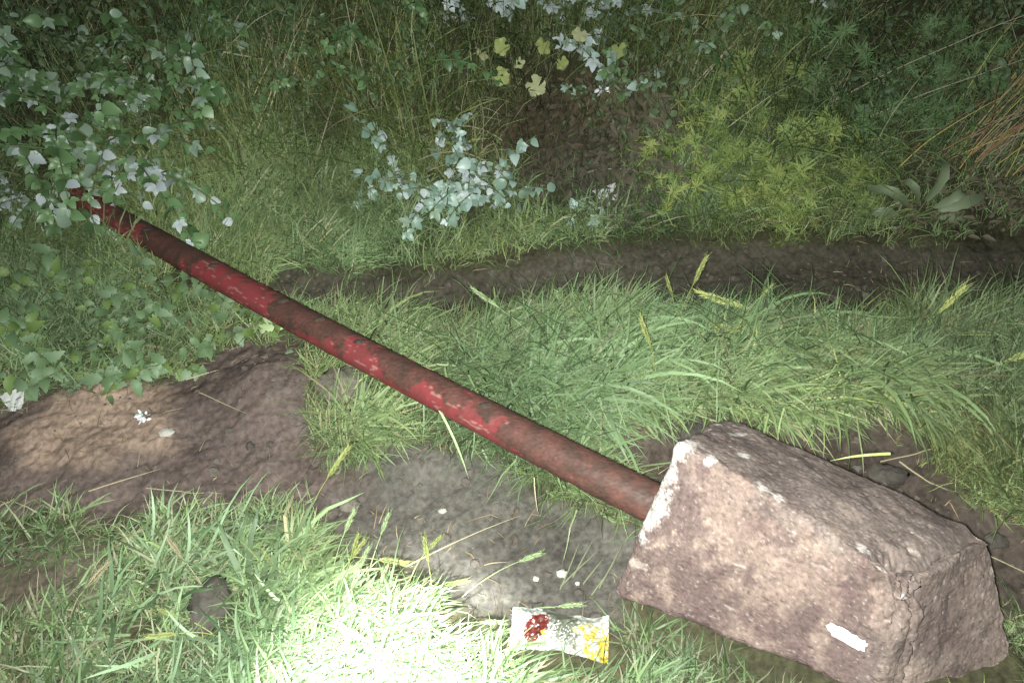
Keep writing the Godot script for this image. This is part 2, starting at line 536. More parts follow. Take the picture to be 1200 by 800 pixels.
		for j in N:
			for i in N:
				var e := idx + j * (N + 1) + i
				var flip := (sg > 0.0) != (ax == 1)
				var o := [e, e + 1, e + N + 1, e + 1, e + N + 2, e + N + 1] if not flip else [e, e + N + 1, e + 1, e + 1, e + N + 1, e + N + 2]
				for q in o: st.add_index(q)
		idx += (N + 1) * (N + 1)
	st.deindex()
	st.generate_normals()
	st.index()
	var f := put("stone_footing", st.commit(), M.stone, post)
	tag(f, "pinkish brown rough stone block holding the end of the post", "")
	# the flat white scuff on its front face, following the surface
	var fl := start()
	var ringq := []
	for k in 36:
		var an := TAU * k / 36
		var rr := 0.85 + 0.3 * absf(ff.get_noise_1d(k * 83.0)) + 0.2 * ff.get_noise_1d(k * 211.0)
		ringq.append(Vector2(0.185 * signf(cos(an)) * pow(absf(cos(an)), 0.6), 0.125 * signf(sin(an)) * pow(absf(sin(an)), 0.6) - 0.03 * cos(an)) * rr)
	var rows := []
	for j in 6:
		var row := []
		for k in 36:
			var p2: Vector2 = ringq[k] * (j / 5.0)
			var sp2: Array = surf.call(Vector3(0.70 + p2.x, -0.22 + p2.y, 1.0), 1.0, 2)
			row.append(off + sp2[0] + sp2[2] * (0.0016 if j < 5 else -0.002))
		rows.append(row)
	for j in 5:
		for k in 36:
			var l := (k + 1) % 36
			for e in [rows[j][k], rows[j + 1][k], rows[j + 1][l], rows[j][k], rows[j + 1][l], rows[j][l]]: fl.add_vertex(e)
	put("white_chip", finish(fl), M.chip, post)

func crumb_mesh(r: float, sd_: int) -> Mesh:
	var st := start()
	var nu := 6 if r < 0.0065 else 14
	var nv := 4 if r < 0.0065 else 9
	var P := []
	for j in nv + 1:
		for i in nu:
			var th := PI * j / nv
			var ph := TAU * i / nu
			var d := Vector3(sin(th) * cos(ph), cos(th), sin(th) * sin(ph))
			var k := 1.0 + 0.45 * fn.get_noise_3d(d.x * 45.0 + sd_ * 50.0, d.y * 45.0, d.z * 45.0) + 0.2 * ff.get_noise_3d(d.x * 60.0, d.y * 60.0 + sd_ * 20.0, d.z * 60.0)
			P.append(d * r * k)
	for j in nv:
		for i in nu:
			var a: int = j * nu + i
			var b: int = j * nu + (i + 1) % nu
			for q in [P[a], P[b], P[a + nu], P[b], P[b + nu], P[a + nu]]: st.add_vertex(q)
	return finish(st)

# ---------------------------------------------------------------- litter, stones
func packet_image() -> Image:
	var w := 320
	var h := 150
	var im := Image.create(w, h, false, Image.FORMAT_RGB8)
	for y in h:
		for x in w:
			var u := float(x) / w
			var v := float(y) / h
			var n1 := ff.get_noise_2d(x * 0.55, y * 0.55)
			var n2 := fn.get_noise_2d(x * 0.8, y * 0.8)
			var c := Color(0.60, 0.62, 0.60)
			# see-through crumpled middle
			var mid := smoothstep(0.36, 0.42, u + 0.12 * n2 - (v - 0.4) * 0.25) * smoothstep(0.70, 0.64, u + 0.1 * n1)
			c = c.lerp(Color(0.34, 0.35, 0.31), mid * smoothstep(0.9, 0.6, v + 0.2 * n2))
			# dark red oval print
			var d := Vector2((u - 0.255 + (v - 0.55) * 0.14) / 0.12, (v - 0.52) / 0.36).length() + 0.08 * n1
			c = c.lerp(Color(0.30, 0.10, 0.095).lerp(Color(0.36, 0.15, 0.14), clampf(0.4 + n2 * 0.8, 0, 1)), smoothstep(1.02, 0.9, d))
			var d2 := Vector2((u - 0.335) / 0.03, (v - 0.63) / 0.07).length() + 0.4 * n1
			c = c.lerp(Color(0.92, 0.74, 0.2), smoothstep(1.0, 0.8, d2))
			# yellow print at the other end
			var yel := smoothstep(0.68, 0.78, u + 0.18 * n1) * smoothstep(0.2, 0.4, v + 0.25 * n2)
			yel *= smoothstep(-0.22, 0.05, n1 + 0.6 * n2 + (u - 0.85) * 1.4)
			c = c.lerp(Color(0.66, 0.58, 0.12).lerp(Color(0.58, 0.54, 0.32), clampf(0.4 + n2, 0, 1)), yel)
			var spk := smoothstep(0.28, 0.4, ff.get_noise_2d(x * 3.0 + 500.0, y * 3.0))
			if u > 0.6: c = c.lerp(Color(0.55, 0.42, 0.36), spk * 0.5 * (1.0 - yel))
			var mud := smoothstep(0.12, 0.4, ff.get_noise_2d(x * 0.9 + 900.0, y * 1.4))
			c = c.lerp(Color(0.34, 0.29, 0.24), mud * 0.55)
			im.set_pixel(x, y, c)
	return im

func build_packet() -> void:
	var y0 := height(0.1, -0.735) + 0.02
	var p := base("snack_packet", Vector3(0.10, y0, -0.735), "crumpled empty snack packet, white with dark red and yellow print, beside the stone block", "packet")
	var m := mat(Color(1, 1, 1), 0.32, 0.0, 0.6)
	m.albedo_texture = ImageTexture.create_from_image(packet_image())
	var nx := 60
	var nz := 28
	var L := 0.205
	var W := 0.085
	for layer in 2:
		var st := start()
		for j in nz + 1:
			for i in nx + 1:
				var u := float(i) / nx
				var v := float(j) / nz
				var x := (u - 0.5) * L
				var z := (v - 0.5) * W * (1.0 + 0.06 * sin(u * 7.0 + 1.0) - 0.04 * smoothstep(0.25, 0.6, u) * smoothstep(0.95, 0.6, u))
				z -= 0.005 * sin(u * 5.0) - 0.002 + 0.004 * smoothstep(0.75, 1.0, u) * (0.5 - v)
				var e := minf(minf(u, 1.0 - u) * 5.0, minf(v, 1.0 - v) * 4.0)
				var puff := smoothstep(0.0, 1.0, e)
				var cr := absf(ff.get_noise_2d(x * 900.0, z * 900.0 + layer * 200.0)) * 0.012 + absf(fn.get_noise_2d(x * 900.0 + 50.0, z * 1100.0)) * 0.016
				var y := 0.006 + (puff * (0.010 + cr) if layer == 0 else -0.003 - puff * (0.002 + 0.3 * cr)) + 0.012 * fn.get_noise_2d(x * 300.0, z * 300.0) + (0.014 * smoothstep(0.85, 1.0, u) * smoothstep(0.5, 0.0, v))
				if u < 0.05 or u > 0.95: z += 0.002 * (1 if i % 2 == 0 else -1) * 0.5
				st.set_uv(Vector2(u, v))
				st.add_vertex(Vector3(x, y, z))
		for j in nz:
			for i in nx:
				var a := j * (nx + 1) + i
				var q := [a, a + 1, a + nx + 1, a + 1, a + nx + 2, a + nx + 1] if layer == 0 else [a, a + nx + 1, a + 1, a + 1, a + nx + 1, a + nx + 2]
				for k in q: st.add_index(k)
		st.generate_normals()
		put("front_film" if layer == 0 else "back_film", st.commit(), m, p)
	p.rotation = Vector3(0.12, -0.10, 0.0)

func build_stones() -> void:
	var list := [
		[Vector2(-0.48, -1.45), 0.068, Vector3(1.1, 0.55, 0.95), 2, M.clod_grey, "round grey-brown clod of earth just below the red pole", "clod"],
		[Vector2(-0.655, -0.80), 0.055, Vector3(0.8, 0.7, 1.1), 7, M.clod_dark, "dark grey stone half hidden in the foreground grass", "stone"],
		[Vector2(-0.56, -0.99), 0.03, Vector3(1.3, 0.5, 0.7), 9, M.clod_dark, "small dark clod in the blue-green grass tuft below the trodden earth", "clod"],
		[Vector2(0.115, -0.895), 0.0105, Vector3(1.2, 0.6, 1.0), 3, M.pale, "largest pale pebble on the trodden earth by the stone block", "pebble"],
		[Vector2(0.055, -0.885), 0.007, Vector3(1.2, 0.6, 1.0), 4, M.pale, "small round pale pebble left of the largest pebble by the block", "pebble"],
		[Vector2(0.15, -0.875), 0.006, Vector3(1.2, 0.6, 1.0), 5, M.pale, "tiny pale pebble nearest the left foot of the stone block", "pebble"],
		[Vector2(-0.17, -1.055), 0.008, Vector3(1.3, 0.6, 1.0), 6, M.pale, "pale pebble lying on the grey middle of the trodden track", "pebble"],
		[Vector2(-0.86, -1.72), 0.035, Vector3(1.4, 0.6, 0.9), 11, M.clod_dark, "dark clod under the near side of the pole beside leafy weeds", "clod"],
		[Vector2(-0.40, -1.07), 0.02, Vector3(1.5, 0.45, 0.9), 12, M.clod_grey, "flat grey clod on the track above the foreground grass", "clod"],
		[Vector2(0.50, -1.30), 0.045, Vector3(1.3, 0.6, 0.9), 13, M.clod_dark, "dark earth clod behind the upper left corner of the stone block", "clod"],
		[Vector2(0.98, -1.19), 0.04, Vector3(1.3, 0.6, 0.8), 14, M.clod_dark, "largest dark earth clod in the pit behind the stone block", "clod"],
		[Vector2(1.18, -1.0), 0.025, Vector3(1.2, 0.6, 1.0), 15, M.clod_dark, "dark earth clod at the right end of the pit behind the block", "clod"],
		[Vector2(-0.93, -1.30), 0.016, Vector3(1.4, 0.5, 0.9), 16, M.pale, "pale flat stone chip at the right edge of the scraped tan clay", "stone"],
	]
	for e in list:
		var p: Vector2 = e[0]
		var o := put(e[6], crumb_mesh(e[1], e[3]), e[4], self, Transform3D(Basis(Vector3.UP, e[3] * 1.7).scaled(e[2]), Vector3(p.x, height(p.x, p.y) + e[1] * e[2].y * 0.35, p.y)))
		tag(o, e[5], e[6])
	# torn white scraps
	for e in [[Vector2(-1.40, -1.42), 0.036, "white torn scrap on the ground at the left end of the scraped clay"], [Vector2(0.37, -2.47), 0.05, "pale triangular scrap caught at the foot of the bank under the brown litter"]]:
		var st := start()
		var s: float = e[1]
		var p: Vector2 = e[0]
		var pts := []
		for j in 9:
			for i in 9:
				var u := (i - 4) / 4.0
				var v := (j - 4) / 4.0
				pts.append(Vector3(u * s * (0.45 + 0.55 * (1.0 - j / 8.0)), 0.35 * s * (1.0 - j / 8.0) + 0.25 * s * ff.get_noise_2d(i * 22.0, j * 22.0 + s * 900.0), v * s * 0.8))
		for j in 8:
			for i in 8:
				var a := j * 9 + i
				for q in [a, a + 1, a + 9, a + 1, a + 10, a + 9]: st.add_vertex(pts[q])
		var o := put("scrap", finish(st), M.scrap, self, Transform3D(Basis(Vector3.UP, 0.4).rotated(Vector3.RIGHT, 0.35), Vector3(p.x, height(p.x, p.y) + 0.012, p.y)))
		tag(o, e[2], "scrap")

# ---------------------------------------------------------------- plants with countable leaves
func stem_leaf_plant(called: String, label: String, cat: String, group: String, at: Vector3, stems: Array, leaves: Array, mats: Array, spacing: float, s0: float, s1: float, out: Vector3, stem_mat: Material, r := 0.004, from := 0.12, wild := 0.45) -> Node3D:
	var o := base(called, at, label, cat, group)
	for pts in stems:
		put("stem", tube(pts, r, r * 0.45, 5), stem_mat, o)
		var total := 0.0
		for i in pts.size() - 1: total += pts[i].distance_to(pts[i + 1])
		var run := 0.0
		var next: float = total * from
		var side := 1.0
		for i in pts.size() - 1:
			var d: Vector3 = pts[i + 1] - pts[i]
			var l := d.length()
			while next <= run + l:
				var p: Vector3 = pts[i] + d * ((next - run) / l)
				var sidev := d.normalized().cross(Vector3(0.1, 1, 0.2)).normalized() * side
				var dir := (sidev + d.normalized() * 0.35 + out * 0.5 + Vector3(0, -0.15, 0) + rv(wild)).normalized()
				var nrm := (Vector3.UP * 0.8 + out * 0.8 + rv(wild)).normalized()
				var ml: Mesh = leaves[rng.randi() % leaves.size()]
				put("leaf", ml, mats[rng.randi() % mats.size()], o, aim(p, dir, nrm, rng.randf_range(s0, s1)))
				side = -side
				next += spacing * rng.randf_range(0.6, 1.4)
			run += l
	return o

func on(x: float, z: float) -> Vector3:
	return Vector3(x, height(x, z), z)

func build_brambles() -> void:
	var bl := []
	for i in 5: bl.append(bramble_leaf(0.034, 3 if i < 3 else 5))
	for i in 4: bl.append(simple_leaf(rng.randf_range(0.036, 0.05), rng.randf_range(0.03, 0.042), rng.randf_range(0.15, 0.5), rng.randf_range(0.1, 0.7), 0.05, 0.45))
	var out := Vector3(0.2, 0.1, 1.0).normalized()
	var deep := [M.br_green, M.br_green2, M.br_grey, M.br_green]
	var palish := [M.br_grey, M.br_white_glare, M.br_green2, M.br_white_glare, M.br_grey]
	var mk := func(n: int, spread: float, h: float, len: float, lean: Vector3, droop: float) -> Array:
		var r := []
		for i in n:
			var a := Vector3(rng.randf_range(-spread, spread), -0.02, rng.randf_range(-spread, spread) * 0.6)
			var d := Vector3(rng.randfn() * 0.35, h, rng.randfn() * 0.25) + lean
			r.append(arc(a, d, len * rng.randf_range(0.7, 1.2), droop * rng.randf_range(0.7, 1.3), 0.05, 12))
		return r
	stem_leaf_plant("bramble", "large bramble with grey-green leaves hanging over the far end of the red pole", "bramble", "", on(-1.62, -2.58), mk.call(13, 0.36, 0.8, 0.75, Vector3(0.15, 0, 0.5), 1.9), bl, [M.br_green2, M.br_grey, M.br_green, M.br_white_glare, M.br_green2], 0.024, 0.7, 1.35, out, M.stem_g)
	stem_leaf_plant("bramble", "bramble spray with whitish leaves at the left edge, below the large bramble", "bramble", "", on(-1.86, -2.44), mk.call(9, 0.16, 0.6, 0.42, Vector3(0.05, 0, 0.45), 1.8), bl, palish, 0.02, 0.6, 1.0, out, M.stem_g)
	stem_leaf_plant("bramble", "trailing bramble shoot with pale leaves drooping beside the pole under the tall bank grass", "bramble", "", on(-1.26, -2.56), mk.call(3, 0.08, 0.7, 0.4, Vector3(0.1, 0, 0.6), 2.2), bl, [M.br_grey, M.br_green2, M.br_white_glare], 0.04, 0.6, 1.0, out, M.stem_g)
	stem_leaf_plant("bramble", "dark green bramble climbing into the upper left corner", "bramble", "", on(-1.95, -3.0), mk.call(11, 0.38, 0.9, 0.7, Vector3(0.2, 0, 0.35), 1.4), bl, deep, 0.024, 0.7, 1.2, out, M.stem_g)
	stem_leaf_plant("bramble", "dark leafy bramble on the bank right of the upper left corner", "bramble", "", on(-1.35, -3.05), mk.call(9, 0.34, 0.8, 0.6, Vector3(0.0, 0, 0.35), 1.5), bl, [M.br_green, M.br_green, M.br_grey], 0.026, 0.5, 1.1, out, M.stem_g)
	stem_leaf_plant("bramble", "low blue-grey bramble spilling onto the verge between pole and brown litter", "bramble", "", on(-0.24, -2.44), mk.call(20, 0.17, 1.1, 0.33, Vector3(-0.1, 0, 0.4), 1.5), bl, [M.br_blue, M.br_grey, M.br_blue, M.br_white_glare, M.br_blue2], 0.024, 0.45, 1.1, out, M.stem_g)
	stem_leaf_plant("bramble", "bush with leaves painted glare-white at the top middle of the bank", "bush", "", on(0.12, -3.2), mk.call(18, 0.32, 1.0, 0.42, Vector3(0, 0, 0.3), 1.3), bl, [M.br_white_glare, M.br_grey, M.br_white_glare2, M.br_white_glare, M.br_blue2], 0.022, 0.6, 1.3, out, M.stem_g, 0.004, 0.4)
	stem_leaf_plant("bramble", "small bramble with greyish leaves at the foot of the bank above the scrap", "bramble", "", on(0.27, -2.45), mk.call(4, 0.06, 0.6, 0.26, Vector3(0.0, 0, 0.4), 1.6), bl, [M.br_blue2, M.br_grey, M.br_grey, M.br_blue], 0.04, 0.7, 1.05, out, M.stem_g)
	stem_leaf_plant("bramble", "dark green bramble in the shadow left of the white-leaved bush", "bramble", "", on(-0.5, -2.95), mk.call(10, 0.34, 0.8, 0.5, Vector3(0, 0, 0.3), 1.5), bl, [M.br_green, M.br_green2], 0.028, 0.6, 1.0, out, M.stem_g)
	stem_leaf_plant("bramble", "mid-green bramble filling the bank between the large bramble and the tall grass", "bramble", "", on(-1.3, -2.72), mk.call(11, 0.26, 0.7, 0.5, Vector3(-0.05, 0, 0.4), 1.8), bl, [M.br_green2, M.br_green, M.br_grey, M.br_green2], 0.024, 0.6, 1.2, out, M.stem_g)
	stem_leaf_plant("bramble", "grey-green bramble above the large one, under the upper left corner", "bramble", "", on(-1.72, -2.84), mk.call(11, 0.3, 0.8, 0.55, Vector3(0.05, 0, 0.4), 1.6), bl, [M.br_grey, M.br_green2, M.br_green, M.br_green2], 0.024, 0.6, 1.25, out, M.stem_g)
	stem_leaf_plant("bramble", "dull green leafy bush at the top edge left of the white-leaved bush", "bush", "", on(-0.85, -3.15), mk.call(10, 0.34, 0.9, 0.5, Vector3(0, 0, 0.3), 1.3), bl, [M.br_green, M.br_green2, M.br_green], 0.028, 0.5, 1.0, out, M.stem_g)
	stem_leaf_plant("bramble", "leafy dark green bush at the top edge right of the white-leaved bush", "bush", "", on(0.75, -3.1), mk.call(9, 0.3, 0.9, 0.45, Vector3(0, 0, 0.3), 1.3), bl, [M.br_green, M.br_green2, M.br_grey], 0.028, 0.5, 1.0, out, M.stem_g)
	stem_leaf_plant("bramble", "greyish leafy shoot beside the ragged white-violet flower head", "bramble", "", on(0.42, -2.92), mk.call(5, 0.1, 0.8, 0.3, Vector3(0, 0, 0.3), 1.3), bl, [M.br_grey, M.br_blue2, M.br_green2], 0.024, 0.5, 1.1, out, M.stem_g)
	# yellow-green lobed leaves in front of the white bush
	var ll := []
	for i in 4: ll.append(lobed_leaf(0.072))
	var o := base("currant_shoot", on(0.05, -2.9), "shoot with rounded yellow-green lobed leaves below the white-leaved bush", "shrub")
	for e in [[Vector3(-0.05, 0.24, 0.06), 1.0, 0], [Vector3(-0.09, 0.15, 0.1), 1.1, 0], [Vector3(0.02, 0.08, 0.12), 1.25, 1], [Vector3(0.06, 0.25, 0.04), 1.0, 0], [Vector3(0.28, 0.23, 0.05), 1.1, 0], [Vector3(-0.02, 0.19, 0.1), 0.7, 1], [Vector3(0.13, 0.17, 0.08), 0.8, 0], [Vector3(-0.15, 0.2, 0.05), 0.8, 1], [Vector3(0.16, 0.29, 0.02), 0.9, 1]]:
		var p: Vector3 = e[0]
		var st := arc(Vector3(p.x * 0.3, -0.02, 0), Vector3(p.x, p.y + 0.15, p.z), p.length() * 1.05, 0.5, 0.03, 8)
		put("stem", tube(st, 0.003, 0.0015, 5), M.stem_g, o)
		put("leaf", ll[rng.randi() % 4], M.yel_leaf if e[2] == 0 else M.yel_leaf2, o, aim(st[8], Vector3(rng.randfn() * 0.7, -0.45, 0.6), Vector3(rng.randfn() * 0.6, 0.6 + 0.3 * rng.randfn(), 1.0), e[1]))

func build_weeds() -> void:
	var out := Vector3(0.1, 0.2, 0.8)
	var wl := [simple_leaf(0.04, 0.026, 0.3, 0.5, 0.16), simple_leaf(0.047, 0.027, 0.35, 0.6, 0.16), simple_leaf(0.033, 0.024, 0.25, 0.4, 0.16)]
	# leafy patch at the left
	var spots := [Vector2(-1.18, -1.62), Vector2(-1.0, -1.55), Vector2(-1.3, -1.72), Vector2(-1.45, -1.62), Vector2(-1.08, -1.78), Vector2(-0.92, -1.7), Vector2(-1.2, -1.9), Vector2(-1.42, -1.88), Vector2(-0.98, -1.9), Vector2(-1.55, -1.75), Vector2(-1.6, -2.0), Vector2(-1.12, -1.52), Vector2(-1.3, -1.55), Vector2(-0.88, -1.82)]
	var where := ["at the upper edge of the scraped clay, above its middle", "where the scraped clay meets the earth heap", "behind the middle of the scraped clay, one plant back", "at the left frame edge behind the white torn scrap", "midway between the earth heap and the pole", "against the upper left flank of the earth heap", "under the pole, midway along the weed patch", "in the grass at the far left, under the pole's far half", "nearest the pole, left of the earth heap", "lowest of those touching the left frame edge", "furthest back at the left frame edge, below the brambles", "hanging over the upper rim of the scraped clay", "just right of the white torn scrap", "touching the pole above the earth heap"]
	var k := 0
	for p in spots:
		var stems := []
		for i in 4:
			stems.append(arc(Vector3.ZERO, Vector3(rng.randfn() * 0.8, 0.9, rng.randfn() * 0.6 + 0.2), rng.randf_range(0.10, 0.18), 1.0, 0.06, 6))
		stem_leaf_plant("ground_weed", "low leafy green weed " + where[k], "weed", "leafy weeds left of the pole", on(p.x, p.y), stems, wl, [M.weed, M.weed, M.weed2, M.weed3], 0.015, 0.6, 1.3, out, M.stem_g, 0.0022, 0.3)
		k += 1
	var bright := []
	for i in 6: bright.append(arc(Vector3.ZERO, Vector3(rng.randfn() * 0.6, 1.0, rng.randfn() * 0.5), rng.randf_range(0.07, 0.12), 0.8, 0.05, 6))
	stem_leaf_plant("ground_weed", "pale yellow-green leafy plant standing against the pole at the top of the earth heap", "weed", "", on(-0.73, -1.73), bright, wl, [M.weed_pale, M.weed_pale, M.weed3], 0.02, 0.6, 1.0, out, M.stem_g, 0.0022, 0.3)
	var cl := []
	for i in 5: cl.append(arc(Vector3.ZERO, Vector3(rng.randfn() * 0.5, 1.0, rng.randfn() * 0.4), rng.randf_range(0.05, 0.09), 0.4, 0.04, 5))
	stem_leaf_plant("clover_sprig", "little sprig of round pale leaves beyond the middle of the pole", "weed", "", on(-0.29, -1.67), cl, [simple_leaf(0.024, 0.022, 0.1, 0.1, 0.0)], [M.weed_pale], 0.018, 0.7, 1.1, out, M.stem_g, 0.0015, 0.5)
	var cl2 := []
	for i in 4: cl2.append(arc(Vector3.ZERO, Vector3(rng.randfn() * 0.5, 1.0, rng.randfn() * 0.4), rng.randf_range(0.05, 0.08), 0.4, 0.04, 5))
	stem_leaf_plant("clover_sprig", "small pale sprig at the near edge of the far earth path", "weed", "", on(0.15, -1.86), cl2, [simple_leaf(0.026, 0.016, 0.1, 0.1, 0.05)], [M.weed_pale, M.weed2], 0.018, 0.7, 1.1, out, M.stem_g, 0.0015, 0.4)
	var cl3 := []
	for i in 6: cl3.append(arc(Vector3.ZERO, Vector3(rng.randfn() * 0.8, 0.7, rng.randfn() * 0.5 + 0.2), rng.randf_range(0.06, 0.1), 0.9, 0.05, 6))
	stem_leaf_plant("ground_weed", "leafy green weed hugging the near side of the pole right of the earth heap", "weed", "", on(-0.60, -1.62), cl3, wl, [M.weed, M.weed2, M.weed3], 0.02, 0.5, 0.9, out, M.stem_g, 0.0022, 0.3)
	# dock at the right
	var dl := [bent_leaf(0.24, 0.040, 0.45, 2.3), bent_leaf(0.2, 0.044, 0.4, 1.1), bent_leaf(0.18, 0.034, 0.5, 2.8)]
	var dock := base("dock_plant", on(1.50, -2.34), "dock plant with long broad grey-green leaves at the right end of the far path", "plant")
	for e in [[Vector3(-0.55, 0.75, 0.25), 0], [Vector3(0.75, 0.65, 0.2), 1], [Vector3(0.1, 1.0, 0.15), 0], [Vector3(-0.3, 1.0, 0.3), 2], [Vector3(0.35, 0.8, 0.4), 2], [Vector3(0.95, 0.25, 0.2), 2], [Vector3(-0.8, 0.4, 0.3), 2]]:
		var d: Vector3 = e[0]
		var st := arc(Vector3.ZERO, d, 0.09, 0.15, 0.02, 5)
		var lf := put("leaf", dl[e[1]], M.dock, dock, aim(st[5] - d.normalized() * 0.005, d.normalized() * 0.9 + Vector3(d.x * 0.5, 0.1, 0.1), Vector3(-d.x * 0.3, 0.7, 1.0), 1.0))
		put("leaf_stalk", tube(st, 0.004, 0.0025, 5), M.stem_g, dock)
	# feathery whorled weeds on the right bank
	var wh := []
	for v in 3:
		var s := start()
		for i in 11:
			leaf_into(s, turned(TAU * i / 11.0 + rng.randf_range(-0.4, 0.4), rng.randf_range(-0.3, 0.9), 0), rng.randf_range(0.014, 0.046), rng.randf_range(0.003, 0.006), 0.3, rng.randf_range(0.0, 0.7), 0.0, 4)
		wh.append(finish(s))
	var wp := [Vector2(0.75, -2.5), Vector2(0.92, -2.62), Vector2(1.08, -2.5), Vector2(0.85, -2.8), Vector2(1.15, -2.72), Vector2(1.0, -2.42), Vector2(0.65, -2.7), Vector2(1.28, -2.55), Vector2(0.98, -2.95), Vector2(1.75, -2.95), Vector2(1.9, -2.85), Vector2(1.55, -3.0), Vector2(1.3, -2.95), Vector2(1.42, -2.8), Vector2(1.65, -2.75), Vector2(1.85, -3.1), Vector2(1.2, -3.1), Vector2(2.05, -2.95)]
	var wl2 := ["lowest on the left of the yellow-green patch, right of the brown litter", "in the middle of the yellow-green patch", "in the lower right of the yellow-green patch, left of the dock", "high in the yellow-green patch, below the top white flower heads", "at the upper right of the yellow-green patch", "lowest of all, right at the verge of the far path", "at the left rim of the yellow-green patch, beside the brown litter", "right beside the dock's left leaves", "topmost of the yellow-green patch", "among the dry stalks, under the top right corner", "at the right frame edge above the dry stalks", "under the middle of the long slanting stem", "above the yellow-green patch, left of the slanting stems", "just below the lower slanting stem", "directly above the dock plant", "at the top frame edge near the right corner", "at the top frame edge right of the white flower heads", "cut by the right frame edge at the top"]
	for i in wp.size():
		var p: Vector2 = wp[i]
		var dark := i > 8
		var o := base("whorled_weed", on(p.x, p.y), ("dark green feathery weed " if dark else "yellow-green feathery weed ") + wl2[i], "weed", "dark feathery weeds" if dark else "yellow-green feathery weeds")
		for q in 11:
			var pts := arc(Vector3(rng.randfn() * 0.07, 0, rng.randfn() * 0.04), Vector3(rng.randfn() * 0.5, 0.8, 0.45 + rng.randfn() * 0.2), rng.randf_range(0.22, 0.36), 1.9, 0.06, 8)
			put("stem", tube(pts, 0.0018, 0.001, 4), M.stem_g, o)
			for k2 in range(2, 9):
				var d: Vector3 = pts[k2] - pts[k2 - 1]
				put("leaf_whorl", wh[rng.randi() % 3], (M.feath_d if dark else [M.feath, M.feath2, M.feath][rng.randi() % 3]), o, aim(pts[k2], d.cross(rv()).normalized(), d.normalized() + rv(0.35), rng.randf_range(0.7, 1.5)))
	# white flower heads
	var petal := simple_leaf(0.02, 0.01, 0.2, -0.2, 0.1)
	for e in [[0.36, -2.86, 0.10, 0.034, "small ragged white-violet flower head above the brown litter in the middle", M.flower], [0.83, -3.2, 0.16, 0.05, "white flower head at the top edge, right of the white-leaved bush", M.flower], [1.27, -3.18, 0.14, 0.048, "white flower head at the top edge above the feathery weeds", M.flower], [-1.0, -1.36, 0.02, 0.024, "small white flower cluster lying on the right end of the scraped clay", M.flower], [-1.92, -2.78, 0.1, 0.06, "pale violet-white flower head at the left edge above the dark gap", M.flower], [-1.43, -2.66, 0.12, 0.05, "white flower head hanging in the large bramble above the pole", M.flower]]:
		var c := on(e[0], e[1])
		var o := base("flower_head", c, e[4], "flower")
		var tip := Vector3(0, e[2], 0.02)
		put("stem", tube(arc(Vector3(0, -0.01, -0.02), Vector3(0.02, 1, 0.2), float(e[2]) + 0.01, 0.1, 0.02, 5), 0.002, 0.0013, 5), M.stem_g, o)
		for k3 in 26:
			var d := (rv() + Vector3(0, 0.5, 0.7)).normalized()
			put("petal", petal, e[5] if rng.randf() < 0.75 else M.br_blue2, o, aim(tip + d * float(e[3]) * rng.randf_range(0.2, 0.75) * Vector3(1, 0.6, 0.8), (d + rv(0.5)).normalized(), (Vector3(0, 0.6, 1) + rv(0.5)).normalized(), float(e[3]) / 0.034 * rng.randf_range(0.7, 1.2)))

func build_dead_stuff() -> void:
	# arching pale twigs in the middle of the bank
	var tw := [
		[on(-0.12, -2.62), Vector3(0.1, 1.0, 0.25), 0.34, 0.6, "upright pale dead twig above the blue-grey bramble"],
		[on(-0.02, -2.55), Vector3(-0.55, 0.75, 0.2), 0.4, 1.3, "pale twig arching left over the blue-grey bramble"],
		[on(-0.04, -2.7), Vector3(-0.7, 0.7, 0.1), 0.42, 1.6, "longest pale twig bowed leftward under the yellow-green lobed leaves"],
		[on(-0.02, -2.5), Vector3(-0.25, 1.0, 0.15), 0.24, 0.3, "short straight dead stem at the left edge of the brown litter"],
		[on(0.3, -2.6), Vector3(0.6, 0.4, 0.25), 0.3, 0.8, "thin brown twig slanting right over the brown litter"],
		[on(-0.55, -2.8), Vector3(-0.1, 1.0, 0.15), 0.6, 0.25, "tall thin straw-coloured stem in the dark bank left of the blue-grey bramble"],
		[on(1.2, -2.8), Vector3(0.8, 0.62, 0.1), 0.9, 0.1, "long thin pale stem slanting up to the right across the upper right bank"],
		[on(1.25, -2.7), Vector3(0.8, 0.55, 0.1), 0.7, 0.1, "thin pale stem just below the long slanting one on the right bank"],
	]
	for e in tw:
		var at: Vector3 = e[0]
		var o := base("dead_twig", at, e[4], "twig")
		var pts := arc(Vector3.ZERO, e[1], e[2], e[3], 0.035, 12)
		put("stem", tube(pts, 0.0038, 0.0014, 5), M.twig, o)
		for k in [4, 7, 9]:
			put("side_twig", tube(arc(pts[k], Vector3(rng.randfn(), rng.randf(), 0.4), 0.07, 0.4, 0.06, 5), 0.0016, 0.0008, 4), M.twig, o)
	# clumps of dry brown stalks at the right edge
	for e in [[1.78, -2.56, "nearer clump of dry reddish-brown stalks at the right edge behind the dock", 34], [2.02, -2.85, "further clump of dry brown stalks high at the right edge", 30]]:
		var o := base("dry_stalks", on(e[0], e[1]), e[2], "dry stalks")
		for i in int(e[3]):
			var pts := arc(Vector3(rng.randfn() * 0.11, -0.01, rng.randfn() * 0.06), Vector3(0.3 + rng.randfn() * 0.3, 1.0, 0.15 + rng.randfn() * 0.15), rng.randf_range(0.25, 0.55), 0.5, 0.05, 9)
			put("stalk", tube(pts, 0.0028, 0.0012, 4), [M.twig_red, M.twig, M.twig_yel][rng.randi() % 3], o)

